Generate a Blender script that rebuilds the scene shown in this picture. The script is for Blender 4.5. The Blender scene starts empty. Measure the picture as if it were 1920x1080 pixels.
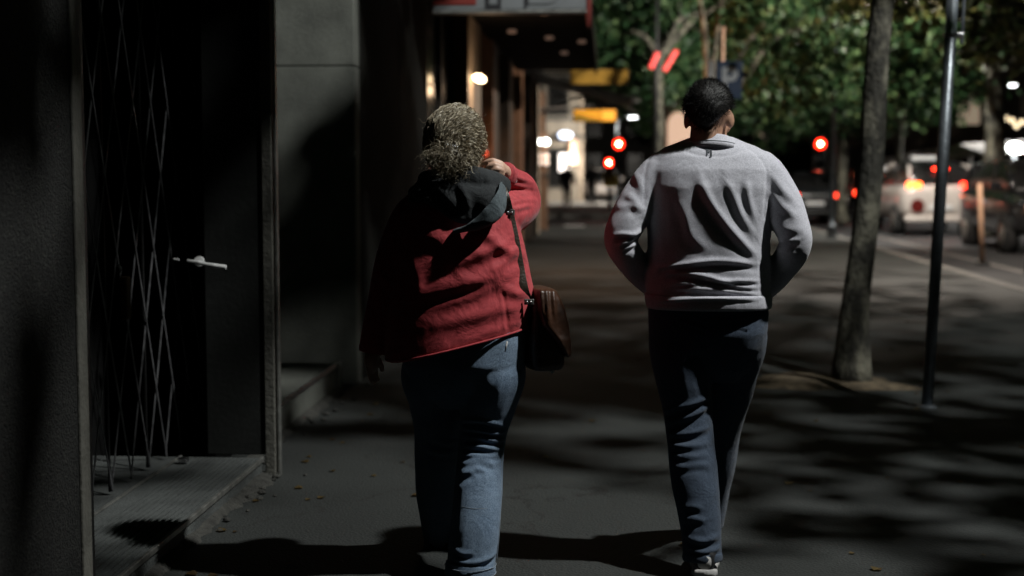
import bpy, bmesh, math, random
import numpy as np
from mathutils import Vector, Matrix, Euler

scene = bpy.context.scene
COL = scene.collection
R = math.radians

# ------------------------------------------------------------------ camera
FPX = 2667.0                       # focal length in pixels of a 1920 wide frame
PITCH = math.atan(220 / FPX)       # looking slightly down the pavement
YAW = math.atan(180 / FPX * math.cos(PITCH))
CAM = Vector((0.0, 0.0, 1.42))
cd = bpy.data.cameras.new('camera')
cam = bpy.data.objects.new('camera', cd)
COL.objects.link(cam)
cam.location = CAM
cam.rotation_euler = (math.pi / 2 - PITCH, 0, YAW)
cd.sensor_width = 36.0
cd.lens = 36.0 * FPX / 1920.0
cd.clip_start = 0.05
cd.clip_end = 1500
cd.dof.use_dof = True
cd.dof.focus_distance = 4.95
cd.dof.aperture_fstop = 1.75
cd.dof.aperture_blades = 0
scene.camera = cam

# ------------------------------------------------------------------ night sky, exposure
world = bpy.data.worlds.new('World')
scene.world = world
world.use_nodes = True
nt = world.node_tree
bg = nt.nodes['Background']
sky = nt.nodes.new('ShaderNodeTexSky')
sky.sky_type = 'NISHITA'
sky.sun_disc = False
sky.sun_elevation = R(-3.0)
sky.sun_rotation = R(200)
nt.links.new(sky.outputs[0], bg.inputs[0])
bg.inputs[1].default_value = 0.006
scene.view_settings.view_transform = 'Standard'
scene.view_settings.look = 'None'
scene.view_settings.exposure = 0.0
scene.view_settings.gamma = 1.0
scene.view_settings.use_curve_mapping = False
scene.cycles.use_denoising = True
scene.cycles.max_bounces = 6
scene.cycles.sample_clamp_indirect = 4.0
scene.cycles.use_light_tree = True
scene.cycles.caustics_reflective = False
scene.cycles.caustics_refractive = False

KEY_POS = Vector((4.6, 4.22, 8.0))     # the street lamp that lights the near pavement
KEY_POWER = 3700
STREET_POWER = 2500
WARM_POWER = 40

# ------------------------------------------------------------------ pixel -> place helpers (for measuring the photograph)
_ROT = cam.rotation_euler.to_matrix()
def ray(px, py):
    return _ROT @ Vector(((px - 960) / FPX, (540 - py) / FPX, -1.0))
def W(px, py, Y):
    d = ray(px, py)
    return CAM + d * (Y / d.y)
def G(px, py, z=0.0):
    d = ray(px, py)
    return CAM + d * ((z - CAM.z) / d.z)

# ------------------------------------------------------------------ materials
def new_mat(name):
    m = bpy.data.materials.new(name)
    m.use_nodes = True
    return m, m.node_tree, m.node_tree.nodes['Principled BSDF']

def pm(name, col, rough=0.7, var=0.25, scale=8.0, bump=0.0, bscale=None, metal=0.0, detail=6.0,
       col2=None, sheen=0.0, spec=0.5, stretch=(1, 1, 1), bdist=0.02, coat=0.0, thresh=None):
    """procedural surface: two tones mixed by noise, fine relief, uneven gloss"""
    m, t, b = new_mat(name)
    N, L = t.nodes, t.links
    tc = N.new('ShaderNodeTexCoord')
    mp = N.new('ShaderNodeMapping'); mp.inputs['Scale'].default_value = stretch
    L.new(tc.outputs['Object'], mp.inputs['Vector'])
    n1 = N.new('ShaderNodeTexNoise'); n1.inputs['Scale'].default_value = scale; n1.inputs['Detail'].default_value = detail
    L.new(mp.outputs[0], n1.inputs['Vector'])
    rmp = N.new('ShaderNodeValToRGB')
    lo, hi = thresh or (0.3, 0.7)
    rmp.color_ramp.elements[0].position = lo; rmp.color_ramp.elements[1].position = hi
    c = np.array(col)
    ca = c * (1 - var); cb = np.array(col2) if col2 is not None else np.minimum(c * (1 + var), 1)
    rmp.color_ramp.elements[0].color = (*ca, 1); rmp.color_ramp.elements[1].color = (*cb, 1)
    L.new(n1.outputs['Fac'], rmp.inputs[0])
    L.new(rmp.outputs[0], b.inputs['Base Color'])
    mr = N.new('ShaderNodeMapRange'); mr.inputs['To Min'].default_value = max(rough - 0.1, 0.03); mr.inputs['To Max'].default_value = min(rough + 0.1, 1)
    L.new(n1.outputs['Fac'], mr.inputs['Value']); L.new(mr.outputs[0], b.inputs['Roughness'])
    b.inputs['Metallic'].default_value = metal
    b.inputs['Specular IOR Level'].default_value = spec
    if sheen:
        b.inputs['Sheen Weight'].default_value = sheen; b.inputs['Sheen Roughness'].default_value = 0.5
    if coat:
        b.inputs['Coat Weight'].default_value = coat; b.inputs['Coat Roughness'].default_value = 0.05
    if bump:
        n2 = N.new('ShaderNodeTexNoise'); n2.inputs['Scale'].default_value = bscale or scale * 4; n2.inputs['Detail'].default_value = 8
        L.new(mp.outputs[0], n2.inputs['Vector'])
        bp = N.new('ShaderNodeBump'); bp.inputs['Strength'].default_value = bump; bp.inputs['Distance'].default_value = bdist
        L.new(n2.outputs['Fac'], bp.inputs['Height']); L.new(bp.outputs[0], b.inputs['Normal'])
    return m

def glow(name, col, strength):
    m, t, b = new_mat(name)
    b.inputs['Base Color'].default_value = (*col, 1)
    b.inputs['Emission Color'].default_value = (*col, 1)
    b.inputs['Emission Strength'].default_value = strength
    return m

def fabric_mat(name, col, col2, weave=700, weave_str=0.25, fleck=420, sheen=0.3, crease=0.35, rough=0.9, cscale=9, angle=0.0, blotch=2.5):
    """cloth: two-tone fleck, woven relief, small creases"""
    m, t, b = new_mat(name)
    N, L = t.nodes, t.links
    tc = N.new('ShaderNodeTexCoord')
    n1 = N.new('ShaderNodeTexNoise'); n1.inputs['Scale'].default_value = fleck; n1.inputs['Detail'].default_value = 3
    n3 = N.new('ShaderNodeTexNoise'); n3.inputs['Scale'].default_value = blotch; n3.inputs['Detail'].default_value = 5
    L.new(tc.outputs['Object'], n1.inputs['Vector']); L.new(tc.outputs['Object'], n3.inputs['Vector'])
    ad = N.new('ShaderNodeMath'); ad.operation = 'ADD'
    mu = N.new('ShaderNodeMath'); mu.operation = 'MULTIPLY'; mu.inputs[1].default_value = 0.6
    L.new(n3.outputs['Fac'], mu.inputs[0]); L.new(n1.outputs['Fac'], ad.inputs[0]); L.new(mu.outputs[0], ad.inputs[1])
    r = N.new('ShaderNodeValToRGB')
    r.color_ramp.elements[0].position = 0.55; r.color_ramp.elements[1].position = 1.0
    r.color_ramp.elements[0].color = (*col, 1); r.color_ramp.elements[1].color = (*col2, 1)
    L.new(ad.outputs[0], r.inputs[0]); L.new(r.outputs[0], b.inputs['Base Color'])
    b.inputs['Roughness'].default_value = rough
    b.inputs['Specular IOR Level'].default_value = 0.2
    b.inputs['Sheen Weight'].default_value = sheen; b.inputs['Sheen Roughness'].default_value = 0.5
    mp = N.new('ShaderNodeMapping'); mp.inputs['Rotation'].default_value = (0, angle, 0)
    L.new(tc.outputs['Object'], mp.inputs['Vector'])
    wv = N.new('ShaderNodeTexWave'); wv.inputs['Scale'].default_value = weave; wv.inputs['Distortion'].default_value = 2.0; wv.inputs['Detail'].default_value = 1
    L.new(mp.outputs[0], wv.inputs['Vector'])
    b1 = N.new('ShaderNodeBump'); b1.inputs['Strength'].default_value = weave_str; b1.inputs['Distance'].default_value = 0.001
    L.new(wv.outputs['Fac'], b1.inputs['Height'])
    n4 = N.new('ShaderNodeTexNoise'); n4.inputs['Scale'].default_value = cscale; n4.inputs['Detail'].default_value = 4; n4.inputs['Distortion'].default_value = 0.8
    L.new(tc.outputs['Object'], n4.inputs['Vector'])
    b2 = N.new('ShaderNodeBump'); b2.inputs['Strength'].default_value = crease; b2.inputs['Distance'].default_value = 0.03
    L.new(n4.outputs['Fac'], b2.inputs['Height']); L.new(b1.outputs[0], b2.inputs['Normal'])
    L.new(b2.outputs[0], b.inputs['Normal'])
    return m

def leaf_mat(name, c1, c2, c3):
    m, t, b = new_mat(name)
    N, L = t.nodes, t.links
    g = N.new('ShaderNodeNewGeometry')
    r = N.new('ShaderNodeValToRGB')
    r.color_ramp.elements[0].color = (*c1, 1); r.color_ramp.elements[1].color = (*c3, 1)
    e = r.color_ramp.elements.new(0.6); e.color = (*c2, 1)
    L.new(g.outputs['Random Per Island'], r.inputs[0])
    L.new(r.outputs[0], b.inputs['Base Color'])
    b.inputs['Roughness'].default_value = 0.45
    tr = N.new('ShaderNodeBsdfTranslucent'); L.new(r.outputs[0], tr.inputs['Color'])
    mx = N.new('ShaderNodeMixShader'); mx.inputs[0].default_value = 0.35
    out = N['Material Output']
    L.new(b.outputs[0], mx.inputs[1]); L.new(tr.outputs[0], mx.inputs[2]); L.new(mx.outputs[0], out.inputs['Surface'])
    return m

def asphalt_mat(name, base):
    m, t, b = new_mat(name)
    N, L = t.nodes, t.links
    tc = N.new('ShaderNodeTexCoord')
    big = N.new('ShaderNodeTexNoise'); big.inputs['Scale'].default_value = 0.6; big.inputs['Detail'].default_value = 6
    fine = N.new('ShaderNodeTexNoise'); fine.inputs['Scale'].default_value = 160; fine.inputs['Detail'].default_value = 4
    vor = N.new('ShaderNodeTexVoronoi'); vor.inputs['Scale'].default_value = 95
    cr = N.new('ShaderNodeTexVoronoi'); cr.feature = 'DISTANCE_TO_EDGE'; cr.inputs['Scale'].default_value = 0.45
    dist = N.new('ShaderNodeTexNoise'); dist.inputs['Scale'].default_value = 2.2; dist.inputs['Detail'].default_value = 6
    for n in (big, fine, vor, dist): L.new(tc.outputs['Object'], n.inputs['Vector'])
    va = N.new('ShaderNodeVectorMath'); va.operation = 'ADD'
    L.new(tc.outputs['Object'], va.inputs[0]); L.new(dist.outputs['Color'], va.inputs[1]); L.new(va.outputs[0], cr.inputs['Vector'])
    r = N.new('ShaderNodeValToRGB')
    r.color_ramp.elements[0].position = 0.3; r.color_ramp.elements[1].position = 0.75
    c = np.array(base)
    r.color_ramp.elements[0].color = (*(c * 0.45), 1); r.color_ramp.elements[1].color = (*(c * 1.5), 1)
    L.new(big.outputs['Fac'], r.inputs[0])
    sp = N.new('ShaderNodeValToRGB')
    sp.color_ramp.elements[0].position = 0.62; sp.color_ramp.elements[1].position = 0.78
    sp.color_ramp.elements[0].color = (0, 0, 0, 1); sp.color_ramp.elements[1].color = (1, 1, 1, 1)
    L.new(fine.outputs['Fac'], sp.inputs[0])
    mx = N.new('ShaderNodeMix'); mx.data_type = 'RGBA'
    L.new(sp.outputs[0], mx.inputs[0]); L.new(r.outputs[0], mx.inputs[6]); mx.inputs[7].default_value = (*(c * 2.2 + 0.015), 1)
    ck = N.new('ShaderNodeValToRGB')
    ck.color_ramp.elements[0].position = 0.0; ck.color_ramp.elements[1].position = 0.008
    ck.color_ramp.elements[0].color = (1, 1, 1, 1); ck.color_ramp.elements[1].color = (0, 0, 0, 1)
    L.new(cr.outputs['Distance'], ck.inputs[0])
    mx2 = N.new('ShaderNodeMix'); mx2.data_type = 'RGBA'
    L.new(ck.outputs[0], mx2.inputs[0]); L.new(mx.outputs[2], mx2.inputs[6]); mx2.inputs[7].default_value = (0.012, 0.012, 0.011, 1)
    L.new(mx2.outputs[2], b.inputs['Base Color'])
    b.inputs['Roughness'].default_value = 0.72
    bp = N.new('ShaderNodeBump'); bp.inputs['Strength'].default_value = 0.5; bp.inputs['Distance'].default_value = 0.006
    L.new(vor.outputs['Distance'], bp.inputs['Height'])
    L.new(bp.outputs[0], b.inputs['Normal'])
    return m

M = {}
M['asphalt'] = asphalt_mat('asphalt', (0.022, 0.0245, 0.023))
M['road'] = asphalt_mat('road_asphalt', (0.034, 0.034, 0.036))
M['kerb'] = pm('kerb_stone', (0.13, 0.125, 0.115), 0.75, 0.25, 6, 0.4, 60)
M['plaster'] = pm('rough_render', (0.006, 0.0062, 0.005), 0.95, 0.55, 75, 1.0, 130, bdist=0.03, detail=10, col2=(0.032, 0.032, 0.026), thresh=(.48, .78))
M['trim'] = pm('corner_trim', (0.10, 0.097, 0.083), 0.7, 0.2, 10, 0.3, 60)
M['black_metal'] = pm('black_painted_metal', (0.012, 0.012, 0.012), 0.45, 0.4, 12, 0.15, 60, spec=0.3)
M['door_metal'] = pm('dark_door_paint', (0.016, 0.017, 0.016), 0.6, 0.3, 3, 0.1, 40, spec=0.25)
M['steel'] = pm('brushed_steel', (0.55, 0.55, 0.56), 0.3, 0.15, 30, 0.1, 120, metal=1.0)
M['dull_steel'] = pm('worn_steel', (0.30, 0.30, 0.28), 0.45, 0.3, 20, 0.2, 90, metal=0.8)
M['brass'] = pm('old_brass', (0.07, 0.045, 0.02), 0.5, 0.4, 30, 0.2, 90, metal=0.7)
M['stone'] = pm('grey_stone', (0.10, 0.104, 0.09), 0.8, 0.3, 4, 0.35, 90)
M['tread'] = pm('tread_slab', (0.062, 0.067, 0.065), 0.7, 0.4, 5, 0.4, 80)
M['mortar'] = pm('crumbled_mortar', (0.04, 0.039, 0.034), 0.95, 0.5, 20, 1.0, 60)
M['dark_stone'] = pm('dark_cladding', (0.013, 0.013, 0.0115), 0.9, 0.35, 3, 0.2, 40, spec=0.08)
M['bronze'] = pm('bronze_cladding', (0.20, 0.105, 0.06), 0.5, 0.25, 6, 0.2, 40)
M['beige'] = pm('beige_stone', (0.42, 0.34, 0.26), 0.65, 0.2, 5, 0.3, 40)
M['brown'] = pm('brown_stone', (0.05, 0.037, 0.027), 0.65, 0.3, 5, 0.3, 40)
M['glass'] = pm('dark_window_glass', (0.012, 0.012, 0.012), 0.22, 0.2, 2, spec=0.35)
M['bark'] = pm('mottled_plane_bark', (0.06, 0.056, 0.042), 0.9, 0.6, 9, 0.9, 34, col2=(0.17, 0.16, 0.12), thresh=(0.42, 0.66), stretch=(1, 1, 0.55), bdist=0.03)
M['soil'] = pm('dry_soil', (0.12, 0.09, 0.055), 0.95, 0.5, 18, 1.0, 60)
M['leaf'] = leaf_mat('plane_leaves', (0.016, 0.046, 0.020), (0.038, 0.098, 0.036), (0.14, 0.21, 0.085))
M['leaf_olive'] = leaf_mat('olive_leaves', (0.035, 0.05, 0.015), (0.07, 0.08, 0.025), (0.13, 0.11, 0.04))
M['pole'] = pm('galvanised_pole', (0.20, 0.22, 0.24), 0.38, 0.2, 14, 0.1, 80, metal=0.75)
M['white_paint'] = pm('white_paint', (0.72, 0.70, 0.68), 0.5, 0.1, 12)
M['blue'] = pm('sign_blue', (0.016, 0.05, 0.13), 0.5, 0.15, 10)
M['grey_letter'] = pm('reflective_white', (0.7, 0.72, 0.74), 0.5, 0.1, 20)
M['sign_grey'] = pm('sign_grey', (0.16, 0.17, 0.175), 0.6, 0.12, 6)
M['sign_red'] = pm('sign_red', (0.20, 0.022, 0.014), 0.55, 0.15, 6)
M['sign_black'] = pm('sign_black', (0.012, 0.012, 0.014), 0.6, 0.1, 6)
M['yellow'] = pm('yellow_panel', (0.45, 0.26, 0.03), 0.6, 0.2, 6)
M['awning'] = pm('dark_awning', (0.05, 0.05, 0.045), 0.9, 0.3, 10, 0.2, 80)
M['peach'] = pm('peach_stake', (0.50, 0.30, 0.19), 0.7, 0.2, 10, 0.3, 50)
M['tarp'] = pm('grey_tarp', (0.30, 0.28, 0.26), 0.8, 0.2, 4, 0.3, 20)
M['car_white'] = pm('taxi_white_paint', (0.46, 0.41, 0.38), 0.3, 0.05, 3, coat=0.6)
M['car_dark'] = pm('dark_car_paint', (0.014, 0.015, 0.017), 0.22, 0.1, 3, coat=0.8)
M['car_red'] = pm('red_car_paint', (0.18, 0.012, 0.01), 0.25, 0.1, 3, coat=0.8)
M['tyre'] = pm('tyre_rubber', (0.014, 0.014, 0.014), 0.85, 0.2, 20, 0.2, 90)
M['rim'] = pm('alloy_rim', (0.35, 0.33, 0.30), 0.4, 0.2, 10, metal=0.8)
M['plate'] = pm('number_plate', (0.55, 0.55, 0.55), 0.5, 0.05, 10)
M['brake'] = glow('brake_light', (1.0, 0.03, 0.01), 11)
M['brake_dim'] = glow('tail_light', (1.0, 0.045, 0.015), 5)
M['indicator'] = glow('amber_light', (1.0, 0.13, 0.02), 9)
M['lens_red'] = pm('red_lens', (0.10, 0.012, 0.01), 0.2, 0.1, 20, coat=0.5)
M['headlight'] = glow('head_light', (1.0, 0.95, 0.85), 10)
M['traffic_red'] = glow('traffic_red', (1.0, 0.022, 0.006), 9)
M['traffic_core'] = glow('traffic_core', (1.0, 0.30, 0.16), 160)
M['lamp_white'] = glow('lamp_white', (0.95, 1.0, 0.95), 18)
M['lamp_warm'] = glow('lamp_warm', (1.0, 0.72, 0.42), 14)
M['lamp_soft'] = glow('lamp_soft', (1.0, 0.80, 0.66), 1.2)
M['soffit'] = glow('soffit_lamp', (1.0, 0.66, 0.5), 0.07)
M['soffit_board'] = pm('dark_soffit', (0.012, 0.011, 0.010), 0.95, 0.2, 3, spec=0.05)
M['concrete'] = pm('pale_concrete', (0.17, 0.16, 0.15), 0.85, 0.25, 3, 0.3, 40)
M['worn_paint'] = pm('worn_road_paint', (0.16, 0.15, 0.14), 0.8, 0.5, 9)
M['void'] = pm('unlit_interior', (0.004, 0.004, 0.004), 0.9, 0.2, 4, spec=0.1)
M['head_glint'] = glow('headlamp_glint', (1, .55, .3), .25)  # weak glow stands in for warm reflections on the parked car's headlamps
M['sign_lit'] = glow('oval_sign_light', (0.75, 0.83, 1.0), 3.0)
M['amber_sign'] = glow('amber_sign_light', (1.0, 0.42, 0.03), 0.32)
M['poster'] = glow('backlit_panel', (1.0, 0.66, 0.46), 0.75)
M['neon'] = glow('red_light_bar', (1.0, 0.10, 0.09), 0.9)
M['shop_white'] = glow('lit_shop_panel', (1.0, 0.93, 0.9), 1.6)
M['window_lit'] = glow('lit_window', (1.0, 0.78, 0.55), 0.25)
M['facade_far'] = pm('far_facade', (0.30, 0.26, 0.21), 0.8, 0.2, 2, 0.2, 20)
M['facade_dark'] = pm('far_facade_dark', (0.09, 0.085, 0.075), 0.8, 0.25, 2, 0.2, 20)
# people
M['skin_man'] = pm('skin_tan', (0.36, 0.20, 0.13), 0.5, 0.12, 40, 0.08, 200)
M['skin_woman'] = pm('skin_fair', (0.52, 0.32, 0.23), 0.5, 0.12, 40, 0.1, 160)
M['eye'] = pm('eye_white', (0.7, 0.68, 0.65), 0.3, 0.05, 10)
M['lip'] = pm('lip', (0.35, 0.12, 0.10), 0.45, 0.1, 40)
M['nail'] = pm('finger_nail', (0.62, 0.40, 0.33), 0.3, 0.05, 40)
M['hair_dark'] = pm('dark_hair', (0.008, 0.007, 0.006), 0.5, 0.4, 60, 0.3, 300, spec=0.35)
M['hair_blond'] = pm('ash_blond_hair', (0.10, 0.075, 0.045), 0.6, 0.5, 70, 0.3, 300, col2=(0.22, 0.18, 0.12), spec=0.35)
def hair_mat(name, c1, c2, rough=.45, spec=.4):
    m, t, b = new_mat(name); N, L = t.nodes, t.links
    g = N.new('ShaderNodeNewGeometry'); r = N.new('ShaderNodeValToRGB')
    r.color_ramp.elements[0].color = (*c1, 1); r.color_ramp.elements[1].color = (*c2, 1); r.color_ramp.elements[0].position = .15
    L.new(g.outputs['Random Per Island'], r.inputs[0]); L.new(r.outputs[0], b.inputs['Base Color'])
    b.inputs['Roughness'].default_value = rough; b.inputs['Specular IOR Level'].default_value = spec
    return m
M['locks_blond'] = hair_mat('ash_blond_locks', (.17, .135, .085), (.58, .51, .38))
M['locks_dark'] = hair_mat('dark_locks', (.004, .004, .004), (.014, .012, .011), .65, .12)
M['sweater'] = fabric_mat('heather_grey_jersey', (0.36, 0.36, 0.405), (0.575, 0.57, 0.625), weave=420, weave_str=0.35, fleck=230, sheen=0.35, crease=0.12, cscale=16)
M['seam'] = fabric_mat('grey_seam', (0.22, 0.23, 0.25), (0.32, 0.33, 0.35), weave=420, fleck=260, sheen=0.1, crease=0.05)
M['mark'] = pm('dark_logo_print', (0.05, 0.055, 0.065), 0.8, 0.1, 30)
M['trouser'] = fabric_mat('dark_navy_denim', (0.026, 0.038, 0.058), (0.062, 0.084, 0.122), weave=480, weave_str=0.3, fleck=300, sheen=0.12, crease=0.3, cscale=14, angle=0.7)
M['jean'] = fabric_mat('washed_blue_denim', (0.085, 0.13, 0.20), (0.20, 0.27, 0.36), weave=480, weave_str=0.4, fleck=240, sheen=0.1, crease=0.25, cscale=14, angle=0.7, blotch=7)
M['stitch'] = pm('denim_stitch', (0.24, 0.28, 0.33), 0.9, 0.2, 40)
M['jacket'] = fabric_mat('red_shell_jacket', (0.31, 0.034, 0.042), (0.43, 0.052, 0.060), weave=500, weave_str=0.15, fleck=60, sheen=0.15, crease=0.4, rough=0.65, cscale=10)
M['hood'] = fabric_mat('black_fleece_hood', (0.016, 0.018, 0.020), (0.030, 0.033, 0.035), weave=300, fleck=200, sheen=0.1, crease=0.4, cscale=14)
M['lining'] = fabric_mat('slate_hood_lining', (0.05, 0.064, 0.072), (0.085, 0.105, 0.115), weave=300, fleck=200, sheen=0.1, crease=0.4, cscale=14)
M['leather'] = pm('brown_leather', (0.036, 0.016, 0.008), 0.42, 0.4, 14, 0.08, 60, col2=(0.075, 0.028, 0.012))
M['dark_leather'] = pm('dark_leather', (0.020, 0.013, 0.010), 0.5, 0.4, 14, 0.25, 90)
M['strap'] = pm('strap_leather', (0.035, 0.024, 0.015), 0.45, 0.3, 30, 0.2, 120)
M['shoe'] = pm('dark_shoe', (0.016, 0.016, 0.018), 0.6, 0.3, 30, 0.2, 120)
M['chrome'] = pm('polished_handle', (0.75, 0.75, 0.74), 0.35, 0.1, 40, metal=0.25)
M['sole'] = pm('pale_sole', (0.42, 0.41, 0.40), 0.7, 0.25, 30, 0.2, 90)
M['cloth_black'] = fabric_mat('black_cloth', (0.006, 0.006, 0.007), (0.012, 0.012, 0.012))
M['cloth_grey'] = fabric_mat('grey_cloth', (0.02, 0.02, 0.022), (0.04, 0.04, 0.04))

# ------------------------------------------------------------------ object helpers
def thing(name, label, cat, loc=(0, 0, 0), group=None):
    o = bpy.data.objects.new(name, None)
    o.empty_display_size = 0.1
    COL.objects.link(o)
    o.location = loc
    o['label'] = label; o['category'] = cat
    if group: o['group'] = group
    return o

def world_of(o):
    p = Vector(o.location)
    while o.parent:
        o = o.parent; p += Vector(o.location)
    return p

def mesh_obj(name, verts, faces, mat, parent=None, smooth=False, kind=None, origin=None):
    """verts in world coordinates; the object's origin is its parent's origin"""
    V = np.asarray(verts, dtype=float).reshape(-1, 3)
    off = np.array(world_of(parent)) if parent else (np.array(origin) if origin is not None else np.zeros(3))
    me = bpy.data.meshes.new(name)
    me.from_pydata((V - off).tolist(), [], [list(map(int, f)) for f in faces])
    me.materials.append(M[mat] if isinstance(mat, str) else mat)
    if smooth:
        me.polygons.foreach_set('use_smooth', [True] * len(me.polygons))
    me.update()
    o = bpy.data.objects.new(name, me)
    COL.objects.link(o)
    if parent: o.parent = parent
    elif origin is not None: o.location = origin
    if kind: o['kind'] = kind
    return o

class MB:
    def __init__(s): s.v = []; s.f = []
    def add(s, v, f):
        n = len(s.v)
        s.v.extend([tuple(map(float, p)) for p in v]); s.f.extend([[i + n for i in q] for q in f]); return s
    def box(s, x0, x1, y0, y1, z0, z1):
        v = [(x0, y0, z0), (x1, y0, z0), (x1, y1, z0), (x0, y1, z0), (x0, y0, z1), (x1, y0, z1), (x1, y1, z1), (x0, y1, z1)]
        return s.add(v, [(0, 3, 2, 1), (4, 5, 6, 7), (0, 1, 5, 4), (1, 2, 6, 5), (2, 3, 7, 6), (3, 0, 4, 7)])
    def bbox(s, x0, x1, y0, y1, z0, z1, b=0.01):
        """box with bevelled edges"""
        bm = bmesh.new(); bmesh.ops.create_cube(bm, size=1.0)
        for q in bm.verts:
            q.co = Vector(((x0 + x1) / 2 + q.co.x * (x1 - x0), (y0 + y1) / 2 + q.co.y * (y1 - y0), (z0 + z1) / 2 + q.co.z * (z1 - z0)))
        bmesh.ops.bevel(bm, geom=list(bm.edges), offset=b, segments=2, affect='EDGES', profile=0.5)
        bm.verts.index_update()
        s.add([q.co for q in bm.verts], [[q.index for q in f.verts] for f in bm.faces]); bm.free(); return s
    def tube(s, pts, rad, n=12, cap=True):
        v, f = tube(pts, rad, n, cap); return s.add(v, f)
    def lathe(s, prof, c, n=20, axis='z'):
        """prof: (r, h) pairs"""
        v = []; f = []
        for r, h in prof:
            for k in range(n):
                a = 2 * math.pi * k / n
                p = (r * math.cos(a), r * math.sin(a), h)
                if axis == 'x': p = (h, r * math.cos(a), r * math.sin(a))
                if axis == 'y': p = (r * math.cos(a), h, r * math.sin(a))
                v.append((c[0] + p[0], c[1] + p[1], c[2] + p[2]))
        for i in range(len(prof) - 1):
            for k in range(n):
                f.append((i * n + k, i * n + (k + 1) % n, (i + 1) * n + (k + 1) % n, (i + 1) * n + k))
        f.append(list(range(n))[::-1]); f.append([(len(prof) - 1) * n + k for k in range(n)])
        return s.add(v, f)
    def loft(s, rings):
        v, f = loft(rings); return s.add(v, f)
    def ball(s, c, r, n=12, m=8):
        v, f = ellipsoid(c, (r, r, r) if not hasattr(r, '__len__') else r, n, m); return s.add(v, f)
    def build(s, name, mat, parent=None, smooth=False, kind=None, origin=None):
        return mesh_obj(name, s.v, s.f, mat, parent, smooth, kind, origin)

def ring(c, u, v, n=28, p=2.0):
    c, u, v = (np.array(q, float) for q in (c, u, v))
    t = np.linspace(0, 2 * np.pi, n, endpoint=False)
    cx = np.sign(np.cos(t)) * np.abs(np.cos(t)) ** (2 / p); sy = np.sign(np.sin(t)) * np.abs(np.sin(t)) ** (2 / p)
    return c + np.outer(cx, u) + np.outer(sy, v)

def loft(rings, cap=True):
    n = len(rings[0]); v = np.concatenate(rings); f = []
    for i in range(len(rings) - 1):
        for k in range(n):
            f.append((i * n + k, i * n + (k + 1) % n, (i + 1) * n + (k + 1) % n, (i + 1) * n + k))
    if cap:
        f.append(list(range(n))[::-1]); f.append([(len(rings) - 1) * n + k for k in range(n)])
    return v.tolist(), f

def catmull(pts, sub=6):
    P = np.array(pts, float); out = []
    for i in range(len(P) - 1):
        p0 = P[max(i - 1, 0)]; p1 = P[i]; p2 = P[i + 1]; p3 = P[min(i + 2, len(P) - 1)]
        for k in range(sub):
            t = k / sub
            out.append(0.5 * ((2 * p1) + (-p0 + p2) * t + (2 * p0 - 5 * p1 + 4 * p2 - p3) * t * t + (-p0 + 3 * p1 - 3 * p2 + p3) * t ** 3))
    out.append(P[-1]); return np.array(out)

def tube(pts, rad, n=12, cap=True, sub=0):
    P = np.array([tuple(p) for p in pts], float)
    r = np.array(rad, float) if hasattr(rad, '__len__') else np.full(len(P), float(rad))
    if sub:
        q = catmull(np.column_stack([P, r]), sub); P = q[:, :3]; r = q[:, 3]
    T = np.gradient(P, axis=0); T /= np.linalg.norm(T, axis=1)[:, None] + 1e-9
    a = np.array((0, 0, 1.0)) if abs(T[0][2]) < 0.9 else np.array((1.0, 0, 0))
    u = np.cross(T[0], a); u /= np.linalg.norm(u)
    rings = []
    for i in range(len(P)):
        u = u - T[i] * np.dot(u, T[i]); u /= np.linalg.norm(u) + 1e-9
        w = np.cross(T[i], u)
        rings.append(ring(P[i], u * r[i], w * r[i], n))
    return loft(rings, cap)

def ellipsoid(c, r, n=24, m=16, rot=None):
    v = []; f = []
    for i in range(m + 1):
        a = math.pi * i / m
        a = min(max(a, 0.02), math.pi - 0.02)
        for k in range(n):
            b = 2 * math.pi * k / n
            p = Vector((r[0] * math.sin(a) * math.cos(b), r[1] * math.sin(a) * math.sin(b), r[2] * math.cos(a)))
            if rot is not None: p = rot @ p
            v.append((c[0] + p.x, c[1] + p.y, c[2] + p.z))
    for i in range(m):
        for k in range(n):
            f.append((i * n + k, (i + 1) * n + k, (i + 1) * n + (k + 1) % n, i * n + (k + 1) % n))
    f.append([k for k in range(n)]); f.append([m * n + k for k in range(n)][::-1])
    return v, f

def fuse(shapes, voxel, smooth=4):
    """several closed shapes -> one continuous skin (verts, normals, faces)"""
    mb = MB()
    for v, f in shapes: mb.add(v, f)
    me = bpy.data.meshes.new('work'); me.from_pydata(mb.v, [], mb.f)
    bm = bmesh.new(); bm.from_mesh(me); bmesh.ops.recalc_face_normals(bm, faces=bm.faces); bm.to_mesh(me); bm.free()
    o = bpy.data.objects.new('work', me); COL.objects.link(o)
    md = o.modifiers.new('r', 'REMESH'); md.mode = 'VOXEL'; md.voxel_size = voxel
    if smooth:
        sm = o.modifiers.new('s', 'SMOOTH'); sm.factor = 0.5; sm.iterations = smooth
    bpy.context.view_layer.update()
    ev = o.evaluated_get(bpy.context.evaluated_depsgraph_get())
    m2 = ev.to_mesh()
    n = len(m2.vertices)
    V = np.empty(n * 3); m2.vertices.foreach_get('co', V); V = V.reshape(-1, 3)
    Nn = np.empty(n * 3); m2.vertex_normals.foreach_get('vector', Nn); Nn = Nn.reshape(-1, 3)
    F = [list(p.vertices) for p in m2.polygons]
    ev.to_mesh_clear()
    bpy.data.objects.remove(o); bpy.data.meshes.remove(me)
    return V, Nn, F

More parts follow.
